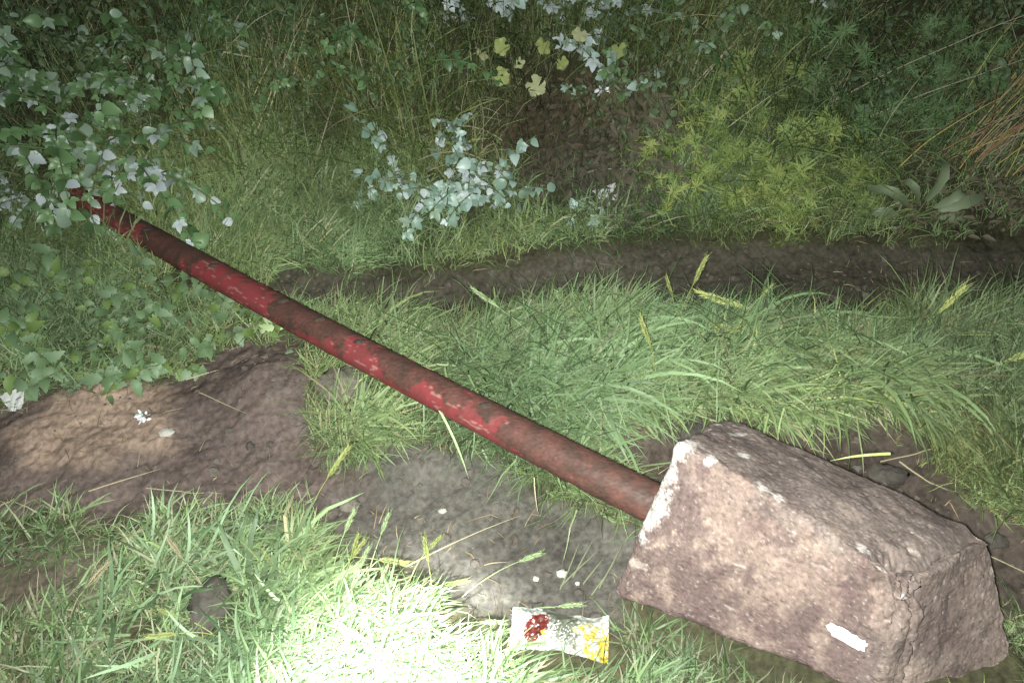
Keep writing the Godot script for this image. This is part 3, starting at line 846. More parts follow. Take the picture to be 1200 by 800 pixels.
# ---------------------------------------------------------------- ears of grass one can count
func ear_mesh(l: float, w: float, awn: float) -> Mesh:
	var st := start()
	var n := 15
	for i in n:
		var t := float(i) / n
		for s in [-1.0, 1.0]:
			var fat := sin(PI * clampf(t * 0.85 + 0.12, 0, 1))
			var x := Transform3D(Basis(Vector3.RIGHT, rng.randf_range(-0.7, 0.7)) * Basis(Vector3.UP, s * 0.32), Vector3(t * l, 0, s * w * 0.12))
			leaf_into(st, x, l * 0.2, w * 0.55 * fat + 0.001, 0.9, 0.0, 0.0, 4)
			leaf_into(st, x * turned(0, 0.25, 1.4), l * 0.18, w * 0.5 * fat + 0.001, 0.9, 0.0, 0.0, 4)
			if awn > 0.0: leaf_into(st, x * turned(s * 0.05, 0.1, 0, Vector3(l * 0.17, 0, 0)), awn * rng.randf_range(0.6, 1.1), 0.0009, 0.2, 0.0, 0.0, 2)
	return finish(st)

func ear(at: Vector3, dir: Vector3, length: float, droop: float, ear_m: Mesh, s: float, m: Material, label: String, group := "") -> void:
	var o := base("grass_ear", at, label, "grass ear", group)
	var pts := arc(Vector3.ZERO, dir, length, droop, 0.03, 10)
	for i in pts.size():
		if pts[i].y < 0.015 and i > 2: pts[i].y = 0.015
	put("stalk", tube(pts, 0.0015, 0.0010, 5), m, o)
	var d: Vector3 = pts[10] - pts[9]
	put("seed_head", ear_m, m, o, aim(pts[10], d, Vector3(0.1, 1, 0.5), s))

func build_ears() -> void:
	var e1 := ear_mesh(0.07, 0.013, 0.022)
	var e2 := ear_mesh(0.11, 0.013, 0.02)
	# single ones that stand out
	ear(on(0.50, -1.70), Vector3(0.12, 1.0, -0.1), 0.17, 0.2, e2, 0.9, M.ear_y, "upright yellow-green grass ear standing against the far path, right of middle")
	ear(on(0.52, -1.72), Vector3(-0.25, 1.0, -0.1), 0.11, 0.4, e2, 0.7, M.ear_y, "shorter ear crossing the foot of the upright yellow-green one")
	ear(on(0.12, -1.58), Vector3(-0.75, 0.9, -0.5), 0.22, 0.3, e2, 0.9, M.ear_g, "long ear leaning left out of the lush grass toward the far path")
	ear(on(0.32, -1.62), Vector3(-0.35, 0.85, -0.35), 0.16, 1.6, e1, 0.9, M.ear_y, "bowed grass ear on top of the lush grass beside the pale sprig")
	ear(on(0.30, -1.66), Vector3(0.4, 0.8, -0.2), 0.15, 1.5, e1, 0.9, M.ear_y, "grass ear bowed to the right at the crest of the lush grass")
	ear(on(1.20, -1.66), Vector3(0.5, 0.62, -0.1), 0.12, 0.4, e1, 1.45, M.ear_b, "thick yellow ear pointing up right at the right end of the far path")
	ear(on(1.28, -1.48), Vector3(0.45, 0.75, 0.0), 0.13, 0.6, e1, 1.45, M.ear_b, "thick yellow ear second from the right frame edge, in flattened grass")
	ear(on(1.36, -1.56), Vector3(0.75, 0.5, 0.0), 0.16, 0.4, e1, 1.45, M.ear_b, "thick yellow ear reaching toward the right frame edge")
	ear(on(1.22, -1.5), Vector3(-0.8, 0.3, 0.15), 0.12, 0.4, e1, 1.4, M.ear_b, "yellow ear lying low and pointing left in the flattened grass at right")
	ear(on(-0.50, -1.02), Vector3(0.35, 0.6, -0.35), 0.12, 0.2, e2, 0.9, M.ear_y, "yellow ear rising from the blue-green tuft onto the trodden earth")
	ear(on(-0.42, -0.92), Vector3(0.8, 0.65, 0.1), 0.13, 1.8, e1, 1.0, M.ear_y, "yellow ear arching right above the brightest foreground grass")
	ear(on(0.03, -0.80), Vector3(0.9, 0.3, -0.05), 0.07, 0.3, e1, 0.75, M.ear_g, "pale ear lying on the earth between snack packet and pebbles")
	ear(on(1.0, -1.62), Vector3(-0.9, 0.32, -0.28), 0.3, 0.2, e2, 1.5, M.ear_b, "longest flattened yellow ear pointing left along the near edge of the far path")
	ear(on(1.02, -1.60), Vector3(-0.9, 0.24, -0.2), 0.25, 0.2, e2, 1.5, M.ear_b, "flattened yellow ear just below the longest one by the far path")
	ear(on(1.05, -1.58), Vector3(-0.9, 0.2, -0.1), 0.2, 0.2, e2, 1.4, M.ear_b, "lowest of the flattened yellow ears pointing left by the far path")
	# foreground barley-like ears
	for i in 16:
		var x := rng.randf_range(-0.5, 0.02)
		var z := rng.randf_range(-0.88, -0.66)
		ear(on(x, z), Vector3(0.35 + rng.randfn() * 0.4, 0.9, -0.35 + rng.randfn() * 0.2), rng.randf_range(0.08, 0.16), 1.2, e1, rng.randf_range(0.7, 0.95), [M.ear_g, M.ear_y, M.ear_g][i % 3], "pale green bearded ear leaning out of the bright foreground grass", "ears in the bright foreground grass")
	for i in 8:
		ear(on(rng.randf_range(-1.0, -0.55), rng.randf_range(-1.0, -0.72)), Vector3(rng.randfn() * 0.6, 0.8, rng.randfn() * 0.3), rng.randf_range(0.07, 0.13), 1.2, e1, rng.randf_range(0.6, 0.9), [M.ear_s, M.ear_y][i % 2], "straw-yellow ear in the thin grass at the lower left", "ears in the thin grass lower left")
	for i in 12:
		ear(on(rng.randf_range(-0.05, 0.95), rng.randf_range(-1.68, -1.42)), Vector3(rng.randfn() * 0.6, 0.9, rng.randfn() * 0.3 + 0.1), rng.randf_range(0.1, 0.2), 1.3, e2, rng.randf_range(0.6, 0.9), [M.ear_g, M.ear_y][i % 2], "green ear among the lush grass beyond the pole", "ears in the lush grass beyond the pole")
	# loose single blades and straws
	var straws := [
		[Vector3(-0.18, 0.158, -1.235), Vector3(0.55, -0.32, 0.8), 0.19, 0.9, M.ear_g, 0.0062, "bent pale green straw draped over the bare red stretch of the pole", "straw"],
		[Vector3(-0.30, 0.168, -1.40), Vector3(0.8, 0.12, 0.15), 0.10, 0.6, M.ear_s, 0.004, "short straw lying along the top of the pole left of the draped blade", "straw"],
		[Vector3(0.05, 0.17, -1.02), Vector3(0.05, -0.7, 0.5), 0.09, 0.1, M.ear_s, 0.003, "thin straw hanging down the near side of the pole close to the block", "straw"],
		[Vector3(0.80, 0.29, -0.99), Vector3(-0.9, -0.15, -0.1), 0.12, 0.4, M.ear_y, 0.006, "yellow-green straw lying on the back edge of the stone block", "straw"],
		[Vector3(0.97, 0.02, -1.22), Vector3(0.9, 0.12, -0.15), 0.22, 0.1, M.ear_s, 0.003, "long straw lying across the top of the pit behind the block", "straw"],
		[Vector3(1.02, 0.03, -1.22), Vector3(0.35, -0.02, 0.5), 0.13, 0.1, M.ear_s, 0.0045, "short thick straw slanting down into the pit behind the block", "straw"],
		[Vector3(1.0, 0.06, -0.98), Vector3(0.8, -0.1, 0.35), 0.42, 0.1, M.ear_s, 0.0028, "long thin straw along the back of the block toward the right edge", "straw"],
		[Vector3(-0.24, 0.02, -0.89), Vector3(0.8, 0.12, -0.42), 0.30, 0.2, M.ear_s, 0.003, "long pale straw slanting over the earth left of the pebbles", "straw"],
		[Vector3(-1.05, 0.02, -1.10), Vector3(0.8, 0.06, -0.35), 0.17, 0.1, M.ear_s, 0.003, "straw lying below the tan clay pointing up to the right", "straw"],
		[Vector3(-0.92, 0.02, -1.12), Vector3(0.95, 0.03, 0.1), 0.2, 0.3, M.ear_s, 0.0022, "curved thin straw on the dark earth below the heap", "straw"],
		[Vector3(-0.92, 0.05, -1.46), Vector3(0.75, 0.12, -0.3), 0.09, 0.1, M.ear_s, 0.004, "short straw at the left foot of the earth heap", "straw"],
		[Vector3(-0.86, 0.05, -1.40), Vector3(0.8, 0.02, 0.35), 0.17, 0.1, M.ear_s, 0.0024, "thin straw slanting down across the earth heap", "straw"],
		[Vector3(-1.10, 0.03, -1.97), Vector3(0.9, 0.06, 0.25), 0.22, 0.2, M.ear_s, 0.0035, "long straw lying in the low grass left of the pole's middle", "straw"],
	]
	for i in 9:
		straws.append([Vector3(0.10 + 0.022 * i + rng.randfn() * 0.012, 0.012 + 0.004 * i, -0.83 - 0.012 * (i % 4) + rng.randfn() * 0.01), Vector3(0.55 + rng.randfn() * 0.12, 0.10, -0.75), rng.randf_range(0.09, 0.2), 0.15, M.stalk, 0.0032, "thin olive stalk in the sheaf lying against the left foot of the block", "stalk"])
	for e in straws:
		var st := start()
		var a: Vector3 = e[0]
		if a.y < 0.1: a.y += height(a.x, a.z)
		var pts := arc(Vector3.ZERO, e[1], e[2], e[3], 0.02, 9)
		var o := base(e[7], a, e[6], e[7], "olive stalks against the left foot of the block" if e[7] == "stalk" else "")
		for i in pts.size():
			if i > 0 and a.y < 0.12: pts[i].y = maxf(pts[i].y, height(a.x + pts[i].x, a.z + pts[i].z) + 0.004 - a.y)
		for i in 9:
			var side: Vector3 = (pts[i + 1] - pts[i]).cross(Vector3(0, 0.8, 0.6)).normalized() * float(e[5]) * 0.5
			var w0 := 1.0 - pow(i / 9.0, 3.0)
			var w1 := 1.0 - pow((i + 1) / 9.0, 3.0)
			var up := Vector3(0, 0.0012, 0)
			for q in [pts[i] - side * w0, pts[i + 1] - side * w1, pts[i] + up, pts[i] + up, pts[i + 1] - side * w1, pts[i + 1] + up, pts[i] + up, pts[i + 1] + up, pts[i] + side * w0, pts[i] + side * w0, pts[i + 1] + up, pts[i + 1] + side * w1]: st.add_vertex(q)
		put("blade", finish(st), e[4], o)

# ---------------------------------------------------------------- grass fields
func build_grass() -> void:
	var lush := [Color(0.102, 0.148, 0.066), Color(0.15, 0.203, 0.093), Color(0.084, 0.126, 0.056), Color(0.165, 0.21, 0.095)]
	var blue := [Color(0.115, 0.165, 0.08), Color(0.16, 0.215, 0.11), Color(0.09, 0.13, 0.066)]
	var olive := [Color(0.095, 0.127, 0.045), Color(0.13, 0.163, 0.06), Color(0.07, 0.1, 0.038)]
	var flow := func(x: float, z: float) -> float: return fn.get_noise_2d(x * 16.0 + 50.0, z * 16.0) * 4.0 + 0.6
	var soft := func(d: float) -> float: return clampf(1.0 - smoothstep(-0.05, 0.025, d), 0.0, 1.0)
	# lush middle
	var far := func(x: float, z: float) -> float: return clampf((z + 1.86 + 0.05 * sin(x * 9.0)) * 5.5 + 0.1, 0.0, 1.0)
	var t1 := tuft(15, 0.03, 0.08, 0.24, 0.0048, 0.4, 1.3, 0.5, 1.9, 1.3, lush, 0.05)
	scatter("grass", t1, M.grass, -0.75, 1.15, -1.9, -1.0, 0.0225, func(x, z): return soft.call(bare(x, z) + 0.02) * far.call(x, z) * (1.0 if z < -1.2 - maxf(0.0, -x) * 0.3 else 0.75) * clampf((x + 0.62 - (z + 1.3) * 0.9) * 6.0, 0.0, 1.0), flow, 0.65, 1.1, "long lush bright green grass between the red pole and the far earth path", "grass", 0.35, 0.1)
	var t1c := tuft(5, 0.03, 0.16, 0.36, 0.0075, 0.6, 1.35, 0.4, 1.9, 1.9, lush + [Color(0.2, 0.26, 0.14), Color(0.19, 0.23, 0.1)], 0.05, 6)
	scatter("grass", t1c, M.grass, -0.5, 1.2, -1.84, -1.1, 0.037, func(x, z): return soft.call(bare(x, z) + 0.04) * far.call(x, z) * clampf((x + 0.55 - (z + 1.3) * 0.9) * 6.0, 0.0, 1.0), flow, 0.7, 1.15, "broad pale long blades tangled on top of the lush grass", "grass", 0.2, 0.25)
	var t1b := tuft(16, 0.025, 0.04, 0.11, 0.004, 0.2, 1.2, 0.5, 1.6, 1.5, lush, 0.12, 3)
	scatter("grass", t1b, M.grass, -0.85, 1.5, -2.0, -1.0, 0.028, func(x, z): return soft.call(bare(x, z)) * 0.9, flow, 0.7, 1.2, "short undergrowth grass along the red pole and the edges of the earth", "grass", 0.3, 0.25)
	var t1d := tuft(6, 0.03, 0.14, 0.36, 0.006, 0.9, 1.45, 0.0, 0.7, 0.7, [Color(0.28, 0.30, 0.11), Color(0.34, 0.33, 0.17), Color(0.22, 0.27, 0.1)], 0.25, 5)
	scatter("grass", t1d, M.grass, 0.62, 1.75, -1.78, -1.38, 0.04, func(x, z): return soft.call(bare(x, z) + 0.02) * smoothstep(0.55, 0.95, x) * 0.8, func(x, z): return 3.0 + 0.8 * flow.call(x, z), 0.7, 1.1, "flattened yellowish long grass at the right along the far path", "grass", 0.2, 0.1)
	scatter("grass", t1d, M.grass, 0.48, 0.76, -1.62, -1.36, 0.045, func(x, z): return 0.8, func(x, z): return 2.0 + 1.5 * flow.call(x, z), 0.6, 0.9, "yellowish tuft of grass in the lush grass beyond the stone block", "grass", 0.2, 0.1)
	# right, blue-green
	var t2 := tuft(14, 0.03, 0.1, 0.24, 0.0046, 0.2, 0.9, 0.6, 1.8, 0.9, blue, 0.06)
	scatter("grass", t2, M.grass, 0.95, 2.4, -1.85, -0.55, 0.024, func(x, z): return soft.call(bare(x, z)) * clampf((x - 1.0) * 5.0, 0.0, 1.0) * 0.9, func(x, z): return flow.call(x, z) + 1.2, 0.7, 1.2, "blue-green grass at the right behind the stone block", "grass", 0.35, 0.2)
	# foreground
	var pk := func(x: float, z: float) -> float: return 0.0 if absf(x - 0.10) < 0.125 and absf(z + 0.715) < 0.075 else 1.0
	var t3 := tuft(15, 0.025, 0.06, 0.17, 0.005, 0.25, 1.2, 0.5, 1.5, 0.9, lush + blue, 0.06)
	scatter("grass", t3, M.grass, -0.72, 0.36, -1.04, -0.4, 0.0185, func(x, z): return soft.call(bare(x, z) + 0.05 + 0.06 * smoothstep(-0.5, -0.3, x)) * pk.call(x, z) * clampf((x + 0.75) * 4.0, 0.0, 1.0) * clampf(1.3 - (x + 0.05) * 3.0, 0.35, 1.0), func(x, z): return -0.7 + 0.9 * fn.get_noise_2d(x * 20.0, z * 20.0) * 2.0, 0.65, 1.1, "bright grass in the foreground left of the snack packet", "grass", 0.25, 0.18)
	var t3c := tuft(4, 0.03, 0.12, 0.24, 0.008, 0.5, 1.25, 0.3, 1.3, 1.3, blue + [Color(0.26, 0.33, 0.19)], 0.05, 6)
	scatter("grass", t3c, M.grass, -0.9, 0.05, -0.95, -0.45, 0.055, func(x, z): return soft.call(bare(x, z) + 0.07 + 0.06 * smoothstep(-0.5, -0.3, x)) * pk.call(x, z), func(x, z): return -0.7 + 0.9 * fn.get_noise_2d(x * 20.0, z * 20.0) * 2.0, 0.7, 1.15, "broad pale blades lying over the foreground grass", "grass", 0.2, 0.2)
	var t4 := tuft(13, 0.03, 0.05, 0.15, 0.0046, 0.4, 1.35, 0.5, 1.7, 1.6, olive + lush, 0.25)
	scatter("grass", t4, M.grass, -1.8, -0.55, -1.1, -0.4, 0.026, func(x, z): return soft.call(bare(x, z) + 0.02) * 0.75 * clampf((-0.5 - x) * 5.0, 0.0, 1.0), flow, 0.65, 1.1, "thin yellowish grass in the lower left corner", "grass", 0.4, 0.35)
	scatter("grass", t4, M.grass, 0.22, 1.3, -0.82, -0.35, 0.027, func(x, z): return 0.7 * pk.call(x, z), flow, 0.6, 1.0, "thin grass at the foot of the stone block along the lower edge", "grass", 0.4, 0.3)
	# left middle, under and over the leafy weeds
	var t5 := tuft(13, 0.03, 0.03, 0.11, 0.004, 0.4, 1.3, 0.6, 1.7, 1.5, blue + olive, 0.08)
	scatter("grass", t5, M.grass, -2.4, -0.55, -2.25, -1.38, 0.024, func(x, z): return soft.call(bare(x, z)) * clampf((z + 1.2 - (x + 0.2) * 0.62) * -1.0 * -1.0 * 8.0 + 2.0, 0.35, 1.0), flow, 0.7, 1.3, "low dark green grass among the leafy weeds left of the pole", "grass", 0.35, 0.2)
	# verge beyond the path
	var t6 := tuft(14, 0.03, 0.06, 0.18, 0.0042, 0.3, 1.3, 0.7, 1.9, 1.0, lush + olive, 0.08)
	scatter("grass", t6, M.grass, -2.3, 2.3, -2.62, -1.95, 0.025, func(x, z): return soft.call(bare(x, z) + 0.02) * (1.0 if z < -2.2 - 0.1 * smoothstep(0.4, 0.7, x) or x < -0.5 else (0.5 if z < -2.0 else 0.0)) * (1.0 - 0.75 * smoothstep(0.0, 0.1, 0.35 - Vector2((x - 0.3) * 1.1, (z + 2.55) * 1.6).length())) * (1.0 - 0.6 * smoothstep(0.0, 0.1, 0.24 - Vector2(x + 0.24, (z + 2.36) * 1.2).length())) * (1.0 - 0.7 * smoothstep(1.3, 1.45, x)), func(x, z): return 1.2 + flow.call(x, z), 0.75, 1.25, "fine green grass on the verge beyond the far path and the pole", "grass", 0.35, 0.14)
	# bank
	var t7 := tuft(11, 0.06, 0.15, 0.5, 0.0042, 0.0, 0.95, 0.8, 2.3, 1.4, olive + [Color(0.06, 0.095, 0.035)], 0.07)
	scatter("grass", t7, M.grass, -3.0, 3.0, -4.0, -2.5, 0.044, func(x, z): return 0.85 * (1.0 - 0.8 * smoothstep(0.0, 0.1, 0.45 - Vector2((x - 0.28) * 1.0, (z + 2.7) * 1.1).length())) * (1.0 - 0.6 * smoothstep(-1.25, -1.5, x)) * (1.0 - 0.65 * smoothstep(1.35, 1.5, x)), func(x, z): return 1.57 + 0.5 * flow.call(x, z), 0.7, 1.25, "tall drooping dark grass covering the bank at the back", "grass", 0.4, 0.14)
	# undergrowth leaves on the bank
	var kinds := []
	for v in 4:
		var s := start()
		for i in 14:
			var p := Vector3(rng.randfn() * 0.08, 0.04 + rng.randf() * 0.38, rng.randfn() * 0.08)
			leaf_into(s, aim(p, Vector3(rng.randfn(), -0.3, 0.4 + rng.randfn()), Vector3(rng.randfn() * 0.6, 0.7, 0.8)), rng.randf_range(0.018, 0.045), rng.randf_range(0.01, 0.03), 0.3, 0.4, 0.1, 3)
		var T: Dictionary = pieces(finish(s))[0]
		for k in T.c.size():
			var f := 0.7 + 0.9 * fposmod(sin(float(k / 12) * 12.9898 + v) * 43758.5, 1.0)
			T.c[k] = Color(f * (0.9 + 0.25 * (v % 2)), f, f * 0.9)
		kinds.append(T)
	scatter("undergrowth", kinds, M.under, -3.0, 3.0, -4.0, -2.55, 0.07, func(x, z): return 0.55 + 0.4 * smoothstep(-0.9, -1.5, x) - 0.15 * smoothstep(0.4, 0.7, x) + 0.3 * smoothstep(1.0, 1.3, x), flow, 0.7, 1.3, "dark leafy undergrowth among the grass and brambles of the bank", "undergrowth", 0.7, 0.15)
	# thin pale dead stems standing in it
	var ds := tuft(3, 0.06, 0.25, 0.6, 0.003, 0.0, 0.8, 0.0, 0.6, 3.0, [Color(0.16, 0.155, 0.10), Color(0.13, 0.14, 0.08), Color(0.2, 0.19, 0.13)], 0.2, 4)
	scatter("dead_stems", ds, M.grass, -2.4, 2.4, -3.6, -2.45, 0.12, func(x, z): return 0.8, flow, 0.6, 1.2, "thin pale dead grass stems standing all over the bank", "dead stems", 0.3, 0.1)
	# brown leaf litter in the middle of the bank and at the right
	var b := start()
	for i in 10:
		leaf_into(b, aim(Vector3(rng.randfn() * 0.05, absf(rng.randfn()) * 0.05, rng.randfn() * 0.05), rv(), Vector3(rng.randfn(), 1, 0.6)), rng.randf_range(0.03, 0.06), rng.randf_range(0.012, 0.028), 0.5, 0.5, 0.1, 5)
	scatter("leaf_litter", pieces(finish(b)), M.litter, -0.3, 2.4, -3.0, -2.2, 0.05, func(x, z): return maxf(0.95 * smoothstep(0.0, 0.12, 0.42 - Vector2((x - 0.3) * 1.0, (z + 2.62) * 1.1).length()), 0.4 * smoothstep(1.3, 1.5, x)), flow, 0.6, 1.2, "brown withered leaves and litter on the bank", "leaf litter", 0.5, 0.2)
	# straw litter on the bare earth
	var q := tuft(3, 0.03, 0.02, 0.08, 0.0022, 1.4, 1.5, 0.1, 0.4, 3.0, [Color(0.24, 0.19, 0.11), Color(0.13, 0.1, 0.06)], 0.0, 3)
	scatter("straw_litter", q, M.grass, -1.8, 2.2, -2.25, -0.5, 0.055, func(x, z): return 0.75 if bare(x, z) > -0.06 else 0.1, func(x, z): return rng.randf() * TAU, 0.6, 1.3, "bits of dry straw scattered on the bare earth", "straw litter", 0.3, 0.1)
	# crumbs of soil
	scatter("soil_lumps", pieces(crumb_mesh(0.0064, 41)) + pieces(crumb_mesh(0.006, 57)), M.clod_v, -1.8, 2.0, -2.25, -0.5, 0.05, func(x, z): return 0.4 if bare(x, z) > -0.02 and near("tan", x, z) < -0.03 else 0.0, func(x, z): return rng.randf() * TAU, 1.2, 3.2, "lumps of loose soil on the bare earth", "soil lumps", 0.3, 0.05)
	scatter("soil_crumbs", pieces(crumb_mesh(0.006, 21)) + pieces(crumb_mesh(0.006, 33)), M.clod_v, -1.8, 2.0, -2.25, -0.5, 0.028, func(x, z): return clampf(0.55 + 3.0 * bare(x, z), 0.0, 0.8) if bare(x, z) > -0.05 else 0.0, func(x, z): return rng.randf() * TAU, 0.25, 1.3, "crumbs of loose soil on the bare earth", "soil crumbs", 0.3, 0.05)

func build_torch() -> void:
	var to := (TORCH_AT - TORCH).normalized()
	var o := base("torch", TORCH, "hand torch held low in front, lighting the grass, just outside the picture", "torch")
	var side := to.cross(Vector3.UP).normalized()
	o.basis = Basis(side, side.cross(to).normalized(), -to)
	put("barrel", tube([Vector3(0, 0, 0.03), Vector3(0, 0, 0.13)], 0.013, 0.013, 20), M.torch, o)
	put("torch_head", tube([Vector3(0, 0, 0.0), Vector3(0, 0, 0.03)], 0.02, 0.014, 20), M.torch, o)
	var c := CylinderMesh.new()
	c.top_radius = 0.018
	c.bottom_radius = 0.018
	c.height = 0.002
	put("lamp_lens", c, M.lens, o, Transform3D(Basis(Vector3.RIGHT, PI / 2), Vector3(0, 0, 0.002)))
	# the phone behind the lens, with its little flash lamp
	var ph := base("phone", FLASH, "mobile phone with its flash lamp lit, outside the picture", "phone")
	ph.rotation_degrees.x = -42.0
	var bx := BoxMesh.new()
	bx.size = Vector3(0.15, 0.075, 0.008)
	put("phone_body", bx, M.torch, ph, Transform3D(Basis(), Vector3(0.055, -0.02, 0.02)))
	var lamp := CylinderMesh.new()
	lamp.top_radius = 0.006
	lamp.bottom_radius = 0.006
	lamp.height = 0.002
	put("flash_lamp", lamp, M.lens, ph, Transform3D(Basis(Vector3.RIGHT, PI / 2), Vector3(0, 0, 0.0145)))

# ---------------------------------------------------------------- all together
func _ready() -> void:
	# camera
	var cam := Camera3D.new()
	cam.name = "camera"
	cam.fov = 50.0
	cam.near = 0.05
	cam.far = 200.0
	add_child(cam)
	cam.position = Vector3(0, 1.5, 0)
	cam.rotation_degrees = Vector3(-42, 0, 0)
	cam.current = true
	# night sky
	var sky := ProceduralSkyMaterial.new()
	sky.sky_top_color = Color(0.16, 0.19, 0.23)
	sky.sky_horizon_color = Color(0.22, 0.24, 0.26)
	sky.ground_bottom_color = Color(0.05, 0.05, 0.05)
	sky.ground_horizon_color = Color(0.12, 0.12, 0.12)
	var env := Environment.new()
	env.background_mode = Environment.BG_SKY
	env.sky = Sky.new()
	env.sky.sky_material = sky
	env.background_energy_multiplier = 0.55
	env.tonemap_mode = Environment.TONE_MAPPER_LINEAR
	env.tonemap_exposure = 1.0
	env.sdfgi_enabled = true
	env.ssao_enabled = true
	env.ssil_enabled = true
	var we := WorldEnvironment.new()
	we.name = "world"
	we.environment = env
	add_child(we)
	# faint moon
	var moon := DirectionalLight3D.new()
	moon.name = "moon"
	moon.light_energy = 0.015
	moon.light_angular_distance = 0.5
	moon.light_color = Color(0.85, 0.92, 1.0)
	moon.shadow_enabled = true
	moon.rotation_degrees = Vector3(-55, 30, 0)
	add_child(moon)
	# the flash of the phone that takes the picture
	var flash := SpotLight3D.new()
	flash.name = "flash_light"
	flash.light_energy = 12.5
	flash.light_color = Color(0.975, 1.0, 0.965)
	flash.light_size = 0.02
	flash.spot_angle = 78.0
	flash.spot_angle_attenuation = 1.0
	flash.spot_range = 15.0
	flash.spot_attenuation = 2.0
	flash.shadow_enabled = true
	add_child(flash)
	flash.look_at_from_position(FLASH, FLASH + Vector3(0.06, -0.76, -0.65))
	# a hand torch below it, pointed at the grass in front of the feet
	var spot := SpotLight3D.new()
	spot.name = "torch_light"
	spot.light_energy = 34.0
	spot.light_color = Color(0.97, 1.0, 0.97)
	spot.light_size = 0.018
	spot.spot_angle = 19.0
	spot.spot_angle_attenuation = 1.0
	spot.spot_range = 15.0
	spot.spot_attenuation = 2.0
	spot.shadow_enabled = true
	add_child(spot)
	spot.look_at_from_position(TORCH + (TORCH_AT - TORCH).normalized() * 0.012, TORCH_AT)

	rng.seed = 4711
	fn.seed = 3; fn.frequency = 0.05; fn.fractal_octaves = 3
	ff.seed = 8; ff.frequency = 0.05; ff.fractal_octaves = 4
	fg.seed = 15; fg.frequency = 0.5; fg.fractal_octaves = 2
	materials()
	zones()
	build_ground()
	build_post()
	build_brambles()
	build_weeds()
	build_dead_stuff()
	build_ears()
	build_stones()
	build_packet()
	build_grass()
	build_torch()

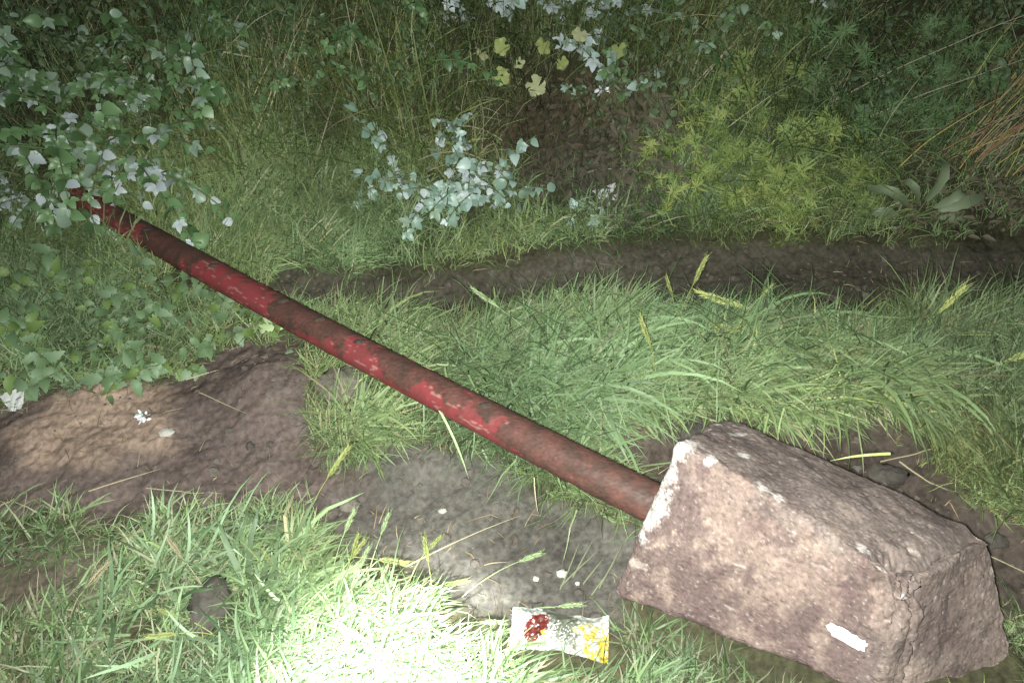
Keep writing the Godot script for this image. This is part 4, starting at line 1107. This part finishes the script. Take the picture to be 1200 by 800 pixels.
func materials() -> void:
	M.soil = vmat(0.95, 0.0, 0.2)
	var im := Image.create(512, 512, false, Image.FORMAT_RGB8)
	var nz := FastNoiseLite.new()
	nz.seed = 77; nz.frequency = 0.018; nz.fractal_octaves = 6; nz.fractal_gain = 0.62
	var src := nz.get_seamless_image(512, 512)
	for y in 512:
		for x in 512:
			var k := 0.66 + 0.5 * src.get_pixel(x, y).r
			im.set_pixel(x, y, Color(k, k, k))
	var tex := ImageTexture.create_from_image(im)
	var bump := src.duplicate() as Image
	bump.convert(Image.FORMAT_RGBA8)
	bump.bump_map_to_normal_map(6.0)
	var btex := ImageTexture.create_from_image(bump)
	M.stone = vmat(0.9, 0.0, 0.25)
	M.clod = mat(Color(0.06, 0.042, 0.034), 0.95)
	M.clod_grey = mat(Color(0.15, 0.13, 0.11), 0.95)
	M.clod_dark = mat(Color(0.075, 0.064, 0.056), 0.95)
	M.clod_v = mat(Color(0.095, 0.08, 0.07), 0.95)
	M.clod_v.vertex_color_use_as_albedo = true
	for m in [M.soil, M.stone, M.clod, M.clod_grey, M.clod_dark]:
		m.albedo_texture = tex
		m.normal_enabled = true
		m.normal_texture = btex
		m.normal_scale = 0.22 if m != M.stone else 0.14
		m.uv1_triplanar = true
		m.uv1_world_triplanar = true
		m.uv1_scale = Vector3.ONE * (4.7 if m != M.stone else 9.0)
	M.paint = vmat(0.5, 0.0, 0.4)
	M.rust = mat(Color(0.1, 0.05, 0.035), 0.9)
	M.chip = mat(Color(0.62, 0.61, 0.59), 0.8)
	M.pale = mat(Color(0.33, 0.31, 0.28), 0.8)
	M.scrap = mat(Color(0.42, 0.42, 0.42), 0.6, 0.2)
	M.grass = vmat(0.5, 0.35, 0.35)
	M.under = mat(Color(0.07, 0.1, 0.05), 0.6, 0.25)
	M.under.vertex_color_use_as_albedo = true
	M.litter = mat(Color(0.095, 0.08, 0.055), 0.85, 0.15)
	M.litter.vertex_color_use_as_albedo = true
	M.br_green = mat(Color(0.055, 0.1, 0.04), 0.4, 0.2)
	M.br_green2 = mat(Color(0.10, 0.17, 0.075), 0.4, 0.2)
	M.br_grey = mat(Color(0.17, 0.23, 0.17), 0.4, 0.2)
	M.br_white_glare = mat(Color(0.33, 0.37, 0.38), 0.42, 0.2)  # both leaf whites carry painted flash glare besides pale undersides
	M.br_white_glare2 = mat(Color(0.28, 0.33, 0.31), 0.4, 0.2)
	M.br_blue = mat(Color(0.15, 0.22, 0.175), 0.4, 0.2)
	M.br_blue2 = mat(Color(0.26, 0.34, 0.31), 0.4, 0.2)
	M.yel_leaf = mat(Color(0.22, 0.25, 0.09), 0.5, 0.25)
	M.yel_leaf2 = mat(Color(0.28, 0.29, 0.16), 0.5, 0.25)
	M.weed = mat(Color(0.085, 0.135, 0.065), 0.55, 0.25)
	M.weed2 = mat(Color(0.12, 0.175, 0.10), 0.55, 0.25)
	M.weed3 = mat(Color(0.10, 0.15, 0.045), 0.55, 0.25)
	M.weed_pale = mat(Color(0.3, 0.38, 0.2), 0.55, 0.25)
	M.dock = mat(Color(0.125, 0.155, 0.09), 0.55, 0.2)
	M.feath = mat(Color(0.14, 0.19, 0.055), 0.6, 0.25)
	M.feath2 = mat(Color(0.2, 0.235, 0.07), 0.6, 0.25)
	M.feath_d = mat(Color(0.08, 0.135, 0.055), 0.6, 0.25)
	M.flower = mat(Color(0.66, 0.65, 0.72), 0.7, 0.25)
	M.stem_g = mat(Color(0.10, 0.12, 0.05), 0.6)
	M.twig = mat(Color(0.24, 0.22, 0.16), 0.8)
	M.twig_red = mat(Color(0.26, 0.15, 0.09), 0.8)
	M.twig_yel = mat(Color(0.36, 0.29, 0.1), 0.8)
	M.ear_y = mat(Color(0.25, 0.275, 0.10), 0.6, 0.25)
	M.ear_b = mat(Color(0.36, 0.39, 0.14), 0.6, 0.25)
	M.ear_g = mat(Color(0.26, 0.33, 0.17), 0.6, 0.25)
	M.ear_s = mat(Color(0.27, 0.24, 0.15), 0.7, 0.2)
	M.stalk = mat(Color(0.14, 0.15, 0.09), 0.6)
	M.torch = mat(Color(0.03, 0.03, 0.03), 0.4)
	M.lens = mat(Color(0.9, 0.9, 0.9), 0.3)
	M.lens.emission_enabled = true
	M.lens.emission = Color(0.96, 1.0, 0.96)
	M.lens.emission_energy_multiplier = 4.0

func zones() -> void:
	poly("tan", [Vector2(-1.38, -1.32), Vector2(-1.31, -1.44), Vector2(-1.15, -1.48), Vector2(-0.98, -1.48), Vector2(-0.91, -1.38), Vector2(-0.90, -1.25), Vector2(-1.06, -1.19), Vector2(-1.28, -1.20)])
	poly("soil", [Vector2(-1.75, -1.36), Vector2(-1.31, -1.45), Vector2(-1.01, -1.48), Vector2(-0.92, -1.56), Vector2(-0.82, -1.68), Vector2(-0.67, -1.67), Vector2(-0.59, -1.55), Vector2(-0.59, -1.38), Vector2(-0.53, -1.23), Vector2(-0.44, -1.16), Vector2(-0.35, -1.19), Vector2(-0.32, -1.23), Vector2(-0.18, -1.26), Vector2(-0.04, -1.20), Vector2(0.04, -1.11), Vector2(0.21, -1.05), Vector2(0.3, -0.95), Vector2(0.24, -0.78), Vector2(0.08, -0.80), Vector2(-0.07, -0.81), Vector2(-0.16, -0.91), Vector2(-0.34, -0.95), Vector2(-0.41, -1.00), Vector2(-0.52, -1.07), Vector2(-0.63, -1.08), Vector2(-0.84, -1.07), Vector2(-1.05, -1.07), Vector2(-1.75, -1.08)])
	poly("path", [Vector2(2.4, -2.2), Vector2(1.50, -2.15), Vector2(0.91, -2.19), Vector2(0.49, -2.18), Vector2(0.12, -2.13), Vector2(-0.11, -2.02), Vector2(-0.52, -2.0), Vector2(-0.79, -2.03), Vector2(-0.79, -1.90), Vector2(-0.50, -1.83), Vector2(-0.11, -1.82), Vector2(0.23, -1.88), Vector2(0.45, -1.85), Vector2(0.72, -1.82), Vector2(1.03, -1.76), Vector2(1.38, -1.78), Vector2(2.4, -1.75)])
	poly("hole", [Vector2(0.22, -1.23), Vector2(0.37, -1.32), Vector2(0.59, -1.37), Vector2(0.76, -1.30), Vector2(1.01, -1.36), Vector2(1.09, -1.26), Vector2(1.10, -1.10), Vector2(1.22, -1.00), Vector2(1.37, -0.91), Vector2(1.15, -0.7), Vector2(1.0, -0.75), Vector2(0.62, -1.05), Vector2(0.4, -1.08)])
	poly("blotch", [Vector2(-1.32, -0.95), Vector2(-1.08, -0.95), Vector2(-0.94, -0.91), Vector2(-0.88, -0.82), Vector2(-1.03, -0.78), Vector2(-1.22, -0.78)])
